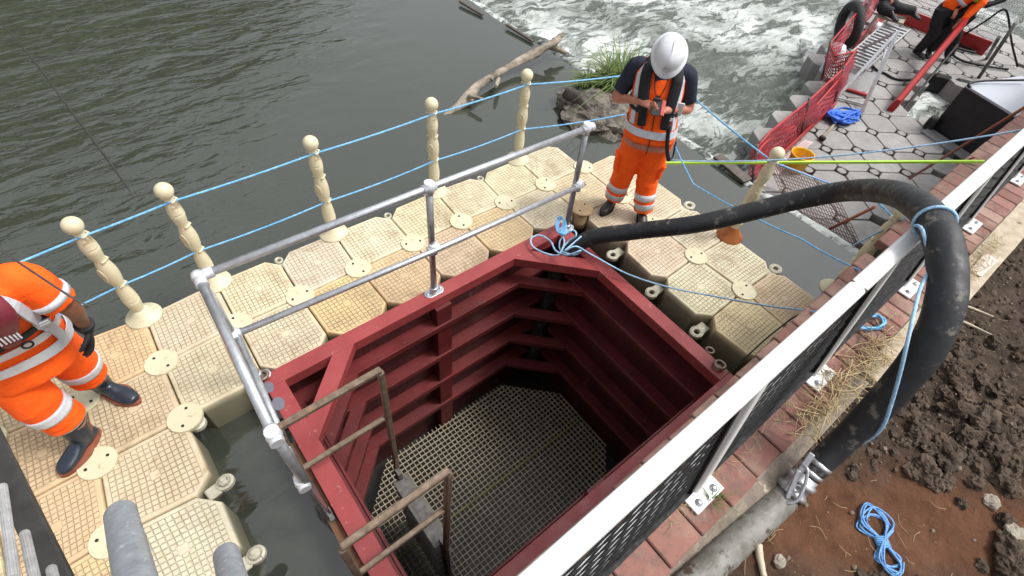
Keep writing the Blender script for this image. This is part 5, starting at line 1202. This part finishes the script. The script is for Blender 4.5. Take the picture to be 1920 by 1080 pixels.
# ================================================================ driftwood, rock, plants
def branch(mb, pts, rs, seed, n=14, rough=.25):
    P = spline(pts, 8); m = len(P); R = []; u = V(0, 0, 1)
    for i in range(m):
        t = i/(m-1)*(len(rs)-1); k = min(int(t), len(rs)-2); r = rs[k]+(rs[k+1]-rs[k])*(t-k)
        T_ = (P[min(i+1, m-1)]-P[max(i-1, 0)]).normalized(); u = (u-T_*u.dot(T_)).normalized(); w2 = T_.cross(u)
        R.append([P[i]+(w2*math.cos(a)+u*math.sin(a))*r*(1+rough*noise.noise(V(math.cos(a)*1.5, math.sin(a)*1.5, i*.25+seed))+rough*.6*noise.noise(V(math.cos(a)*4, math.sin(a)*4, i*.12+seed))) for a in [2*math.pi*q/n for q in range(n)]])
    mb.rings(R, smooth=True)
DWM = M('driftwood', (.42, .36, .28), (.1, .08, .06), 7, .85, bs=.9, bscale=22, bd=.02, spot=(.1, .08, .06), spots=.6, sscale=12)
DW = root('driftwood_log', at(940, 150, WZ), 'pale weathered driftwood trunk lying from the calm water up over the weir lip', 'driftwood')
mb = MB(); branch(mb, [at(822, 228, WZ-.06), at(870, 190, WZ+.05), at(905, 154, WZ+.12), at(958, 124, WZ+.12), at(1008, 98, WZ+.2), at(1050, 72, WZ+.3)], [.025, .065, .045, .04, .065, .035], 2, rough=.45); link('trunk', mb, DWM, DW)
for k, (a, b) in enumerate((((1030, 84), (1062, 100)), ((1040, 78), (1058, 62)), ((920, 150), (928, 138)), ((935, 148), (930, 162)), ((880, 180), (905, 186)))):
    mb = MB(); branch(mb, [at(*a, WZ+.22 if k < 2 else WZ+.12), at(*b, WZ+.1 if k == 0 else WZ+.3 if k < 2 else WZ+.15)], [.06 if k < 2 else .03, .02], 5+k, 8); link('snag', mb, DWM, DW)
RKM = M('mossy_rubble', (.24, .21, .17), (.05, .042, .035), 9, .9, bs=1., bscale=16, bd=.05, spot=(.03, .025, .02), spots=.56, sscale=9)
rc = at(1120, 212, WZ+.05); mb = MB(); mb.blob(rc+V(0, 0, -.02), .4, 12, 4, .45, 1.3, (1.1, 1.35, .5))
RK = one('boulder', mb, RKM, 'rough pitted boulder in the calm water behind the standing worker', 'boulder')
mb = MB(); branch(mb, [at(1060, 172, WZ+.2), at(1085, 190, WZ+.16), at(1120, 222, WZ+.08), at(1160, 250, WZ+.03)], [.06, .11, .13, .08], 4); one('waterlogged_root', mb, M('black_wet_wood', (.06, .045, .035), (.025, .02, .016), 9, .5, bs=.8), 'dark wet root wedged along the near side of the pitted boulder', 'root')
GRN = M('grass_blades', (.07, .13, .025), (.15, .2, .05), 6, .7); GRN2 = M('weed_leaves', (.05, .1, .02), (.12, .15, .04), 8, .7)
def blades(mb, c, r, n, L, rnd, lean=.6, wd=.012):
    for k in range(n):
        a = rnd.uniform(0, 6.28); d = V(math.cos(a), math.sin(a), 0); p = c+d*r*rnd.random()**.6; p.z = c.z; l = L*rnd.uniform(.5, 1.15); d2 = (d+V(rnd.gauss(0, .5), rnd.gauss(0, .5), 0)); s = V(-d2.y, d2.x, 0).normalized()*wd*.5; R = []; ln = lean*rnd.uniform(.4, 1.5)
        pts = [p+d2*ln*l*t*t+V(0, 0, l*(t-.35*ln*t*t)) for t in (0, .35, .7, 1)]
        o = len(mb.v)
        for i, q in enumerate(pts): mb.v += [tuple(q-s*(1-i/3.3)), tuple(q+s*(1-i/3.3))]
        for i in range(3): mb.f.append((o+2*i, o+2*i+1, o+2*i+3, o+2*i+2)); mb.sm.append(True)
rnd = random.Random(11)
mb = MB(); blades(mb, at(1163, 152, WZ+.12), .26, 330, .42, rnd, .9, .022); GT = one('grass_tuft', mb, GRN, 'tall arching green grass tuft beside the white hard hat worker', 'plant')
mb = MB()
for k in range(260): c = at(rnd.uniform(1085, 1175), rnd.uniform(148, 172), WZ+.1); blades(mb, c+V(0, 0, rnd.uniform(-.04, .08)), .03, 4, .1, rnd, 1.2, .03)
one('low_weeds', mb, GRN2, 'low dark green weeds growing on top of the pitted boulder', 'plant')
# ================================================================ soil things
CLM = M('soil_clod', (.13, .095, .07), (.045, .032, .024), 9, .95, bs=1., bscale=24, bd=.03, spot=(.2, .15, .11), spots=.66, sscale=30, spec=.2)
STM = M('pale_stone', (.34, .3, .24), (.22, .19, .15), 9, .8, bs=.6, bscale=22, bd=.02)
rnd = random.Random(21)
big = [(1775, 860, .05), (1830, 862, .035), (1805, 765, .06), (1730, 800, .045), (1850, 790, .065), (1885, 840, .07), (1790, 700, .045), (1850, 700, .04), (1900, 720, .05), (1745, 740, .035), (1760, 905, .03), (1895, 905, .05), (1835, 905, .03), (1900, 1035, .055),
       (1862, 830, .05), (1720, 690, .03), (1700, 830, .025), (1815, 815, .04), (1890, 975, .03), (1905, 780, .05), (1910, 660, .04), (1780, 640, .025), (1740, 660, .022), (1690, 760, .02), (1765, 830, .03), (1830, 740, .04), (1875, 760, .045), (1900, 1075, .05), (1850, 1060, .02), (1812, 940, .02), (1710, 870, .018), (1868, 640, .03)]
PLACE = ['behind the bend of the hose', 'beside the red clay', 'near the right edge of the picture', 'in the deep soil rut']
big += [(rnd.uniform(1690, 1915), rnd.uniform(630, 900), rnd.uniform(.02, .05)) for _ in range(22)]
big = [q for q in big if q[0]+q[1] > 2430 or q[1] > 900]
ORD = ['first', 'second', 'third', 'fourth', 'fifth', 'sixth', 'seventh', 'eighth', 'ninth', 'tenth', 'eleventh', 'twelfth', 'thirteenth', 'fourteenth', 'fifteenth', 'sixteenth']
rows = [(0, 705, 'top row'), (705, 765, 'second row'), (765, 815, 'third row'), (815, 870, 'fourth row'), (870, 990, 'fifth row'), (990, 1100, 'bottom row')]
for lo, hi, rn_ in rows:
    L_ = sorted([q for q in big if lo <= q[1] < hi], key=lambda q: -q[0])
    for k, (px, py, r) in enumerate(L_):
        p = at(px, py, BZ-.02); mb = MB(); p.z = soil_h(p.x, p.y)+r*.25; mb.blob(p, r*1.3, px*.37+py, 4, .6, 1.5, (1.15, .95, .75))
        sz = 'large' if r >= .05 else 'middling' if r >= .03 else 'small'
        one('soil_clod', mb, CLM, '%s dark soil clod, %s from the right edge in the %s of the heap' % (sz, ORD[k], rn_), 'soil clod', 'dark soil clods heaped beside the hose')
for px, py, r, lab in ((1868, 938, .034, 'pale angular stone at the boundary of red clay and dark clods'), (1900, 1000, .04, 'grey pitted stone below the pale angular stone at the right edge'), (1462, 1052, .022, 'small round stone next to the grey ribbed pipe'), (1868, 752, .02, 'reddish broken stone among the clods at the right')):
    p = at(px, py, BZ-.02); mb = MB(); p.z = soil_h(p.x, p.y)+r*.4; mb.blob(p, r*1.1, px, 3, .35, 1.2, (1.25, .95, .65)); one('stone', mb, STM, lab, 'stone')
mb = MB()
for k in range(1500):
    x = rnd.uniform(1.9, 6.5); y = -2.5-rnd.random()**1.1*1.5
    if clayness(x, y) > .25 and rnd.random() < .85: continue
    r = .0035+.011*rnd.random()**3.5; n_ = 5; z = soil_h(x, y)+r*.3
    mb.blob(V(x, y, z), r, k, 1, .4, 1.3, (1.2, .9, .7))
g = one('gravel', mb, M('gravel', (.2, .15, .11), (.1, .07, .05), 5, .9), 'small crumbs and grit scattered over the dark soil', 'gravel'); g['kind'] = 'stuff'
mb = MB()
for k in range(2600):
    x = rnd.uniform(2.2, 7.); y = -2.5-rnd.random()*1.5
    if clayness(x, y) > .3: continue
    r = .006+.02*rnd.random()**2.5; mb.blob(V(x, y, soil_h(x, y)+r*.2), r, k, 1, .6, 1.5, (1.2, .95, .7))
g = one('loose_soil', mb, CLM, 'crumbly loose dark soil around the larger clods', 'soil'); g['kind'] = 'stuff'
STRAW = M('dry_straw', (.5, .4, .22), (.34, .25, .13), 9, .8)
mb = MB()
def straw(c, L, r=.0016, up_=.03):
    a = rnd.uniform(0, 6.28); d = V(math.cos(a), math.sin(a), 0); e = V(-d.y, d.x, 0)*rnd.gauss(0, .35)
    mb.tube(spline([c-d*L/2+V(0, 0, rnd.uniform(0, up_)), c+e*L*.3+V(0, 0, rnd.uniform(.0, up_)), c+d*L/2+V(0, 0, rnd.uniform(0, up_))], 3), r, 4)
for k in range(190):
    t = rnd.random(); px = 1500+165*t+rnd.gauss(0, 14); py = 805-165*t+rnd.gauss(0, 16)
    straw(at(px, py, BZ+.012), rnd.uniform(.08, .26), rnd.choice((.0015, .0022, .003)), .06)
for k in range(130):
    t = rnd.random(); straw(at(1240+420*t+rnd.gauss(0, 8), 985-380*t+rnd.gauss(0, 8), BZ+.006), rnd.uniform(.02, .08), .001, .015)
for k in range(140):
    t = rnd.random(); straw(at(1800+70*t+rnd.gauss(0, 9), 520-70*t+rnd.gauss(0, 9), BZ+.006), rnd.uniform(.03, .12), .0014, .03)
for k in range(90): x = rnd.uniform(1.8, 4.5); y = rnd.uniform(-3.6, -2.55); straw(V(x, y, soil_h(x, y)+.003), rnd.uniform(.02, .09), .0011, .012)
g = one('straw', mb, STRAW, 'dry yellow straw drifted on the coping between railing and hose', 'straw'); g['kind'] = 'stuff'
mb = MB(); c = at(1335, 938, BZ+.02); blades(mb, c, .03, 26, .05, rnd, 1.6, .006)
one('weed', mb, GRN2, 'wilted little weed growing from the nearest railing base plate', 'plant')
for a, b, lab in (((1428, 1018), (1436, 1080), 'bleached flat stick beside the end of the grey ribbed pipe'), ((1800, 560), (1868, 590), 'thin pale twig lying behind the hose bend, upper of two'), ((1790, 588), (1862, 626), 'thin pale twig lying behind the hose bend, lower of two')):
    A_, B_ = at(*a, BZ-.01), at(*b, BZ-.01); A_.z = soil_h(A_.x, A_.y)+.02; B_.z = soil_h(B_.x, B_.y)+.02; mb = MB(); branch(mb, [A_, A_.lerp(B_, .5)+V(0, .005, 0), B_], [.008, .009, .005] if a[0] > 1500 else [.016, .017, .014], 3, 7); one('stick', mb, M('bleached_wood', (.55, .47, .36), (.4, .33, .25), 20, .8), lab, 'stick')
mb = MB(); q = [at(1818, 508, BZ), at(1846, 474, BZ), at(1872, 490, BZ), at(1838, 520, BZ)]; mb.prism([(p.x, p.y) for p in q][::-1], BZ+.004, BZ+.008); one('paper_scrap', mb, M('pinkish_card', (.6, .5, .44), (.5, .42, .36)), 'flat pinkish scrap of card on the concrete edging', 'card')
# black trim cable along the dock and the wall
mb = MB(); mb.tube(spline([at(1368, 690, .1), at(1400, 668, .15), at(1440, 632, .2), at(1490, 594, .35), at(1512, 588, .7)], 6), .006, 6); one('cable', mb, BLACKP, 'thin black cable along the cube edge at the foot of the brick wall', 'cable')
# ================================================================ things close to the camera
AT = M('worn_galvanised', (.4, .43, .46), (.27, .3, .33), 40, .5, .3, bs=.2, spot=(.62, .64, .66), spots=.6, sscale=60)
for (a, za), (b, zb), r, lab in ((((226, 964), 2.12), ((262, 1120), 2.36), .027, 'open end of a galvanised tube rising at the bottom edge, left one'), (((424, 1040), 2.0), ((450, 1140), 2.2), .025, 'smaller galvanised tube end cut by the bottom edge, right one')):
    p, q_ = at(*a, za), at(*b, zb); d = (q_-p).normalized(); q_ = p+d*.45; n = 24; e = d.orthogonal().normalized(); g = d.cross(e)
    mb = MB(); mb.tube([q_, p], r, n, cap=False); mb.rings([[p+(e*math.cos(t)+g*math.sin(t))*rr_ for t in [2*math.pi*k/n for k in range(n)]] for rr_ in (r, r*.86)], cap=False); mb.rings([[p+d*s+(e*math.cos(t)+g*math.sin(t))*r*.86 for t in [2*math.pi*k/n for k in range(n)]] for s in (0, .3)], cap=False, smooth=True)
    one('steel_tube', mb, AT, lab, 'tube')
LA = root('boarding_ladder', at(60, 980, 1.2), 'dark boarding ladder with grey ribbed aluminium rungs at the bottom left corner', 'ladder')
p, q_ = at(-30, 800, 1.35), at(115, 1100, 1.35); d = (q_-p).normalized()
DKM = M('dark_scuffed_beam', (.05, .048, .045), (.03, .028, .027), 12, .5, .3, bs=.2, spot=(.45, .45, .44), spots=.7, sscale=45)
mb = MB(); mb.bar(p-d*.6, q_+d*.5, .07, .03, bev=.005); link('stile', mb, DKM, LA)
RBM = M('ribbed_aluminium', (.5, .5, .5), (.33, .33, .33), 30, .45, .3, bs=.2)
for (a, b) in (((4, 912), (30, 1110)), ((46, 1000), (75, 1130)), ((96, 1066), (120, 1170))):
    A_, B_ = at(*a, 1.40), at(*b, 1.55); dd = (B_-A_).normalized(); B_ = A_+dd*.42; e = dd.orthogonal().normalized(); g = dd.cross(e); n = 28
    mb = MB(); mb.rings([[P_+(e*math.cos(t)+g*math.sin(t))*(.0125+(.0012 if k % 2 else 0)) for k, t in enumerate([2*math.pi*k/n for k in range(n)])] for P_ in (A_, B_)], smooth=False); link('rung', mb, RBM, LA)
# thin dark rods reaching in from the left
RODM = M('dark_rod', (.03, .028, .028), (.05, .048, .045), 30, .4)
mb = MB(); P = [at(-20, 20, 1.3), at(60, 110, 1.38), at(120, 190, 1.45), at(195, 290, 1.55), at(258, 378, 1.66)]
mb.tube(spline(P, 5), [.0028+.0003*k for k in range(8)]+[.005+.0001*k for k in range(8)]+[.0055, .005, .004, .003, .0015], 8); one('thin_rod', mb, RODM, 'long thin dark rod slanting over the river at the upper left', 'rod')
mb = MB(); P = [at(-20, 455, 1.72), at(80, 522, 1.66), at(150, 566, 1.6), at(192, 580, 1.57)]
mb.tube(spline(P, 5), [.004]*10+[.0035, .003, .0026, .002, .0014, .001], 8); one('thin_rod', mb, RODM, 'short thin dark rod crossing the left worker\'s shoulder', 'rod')
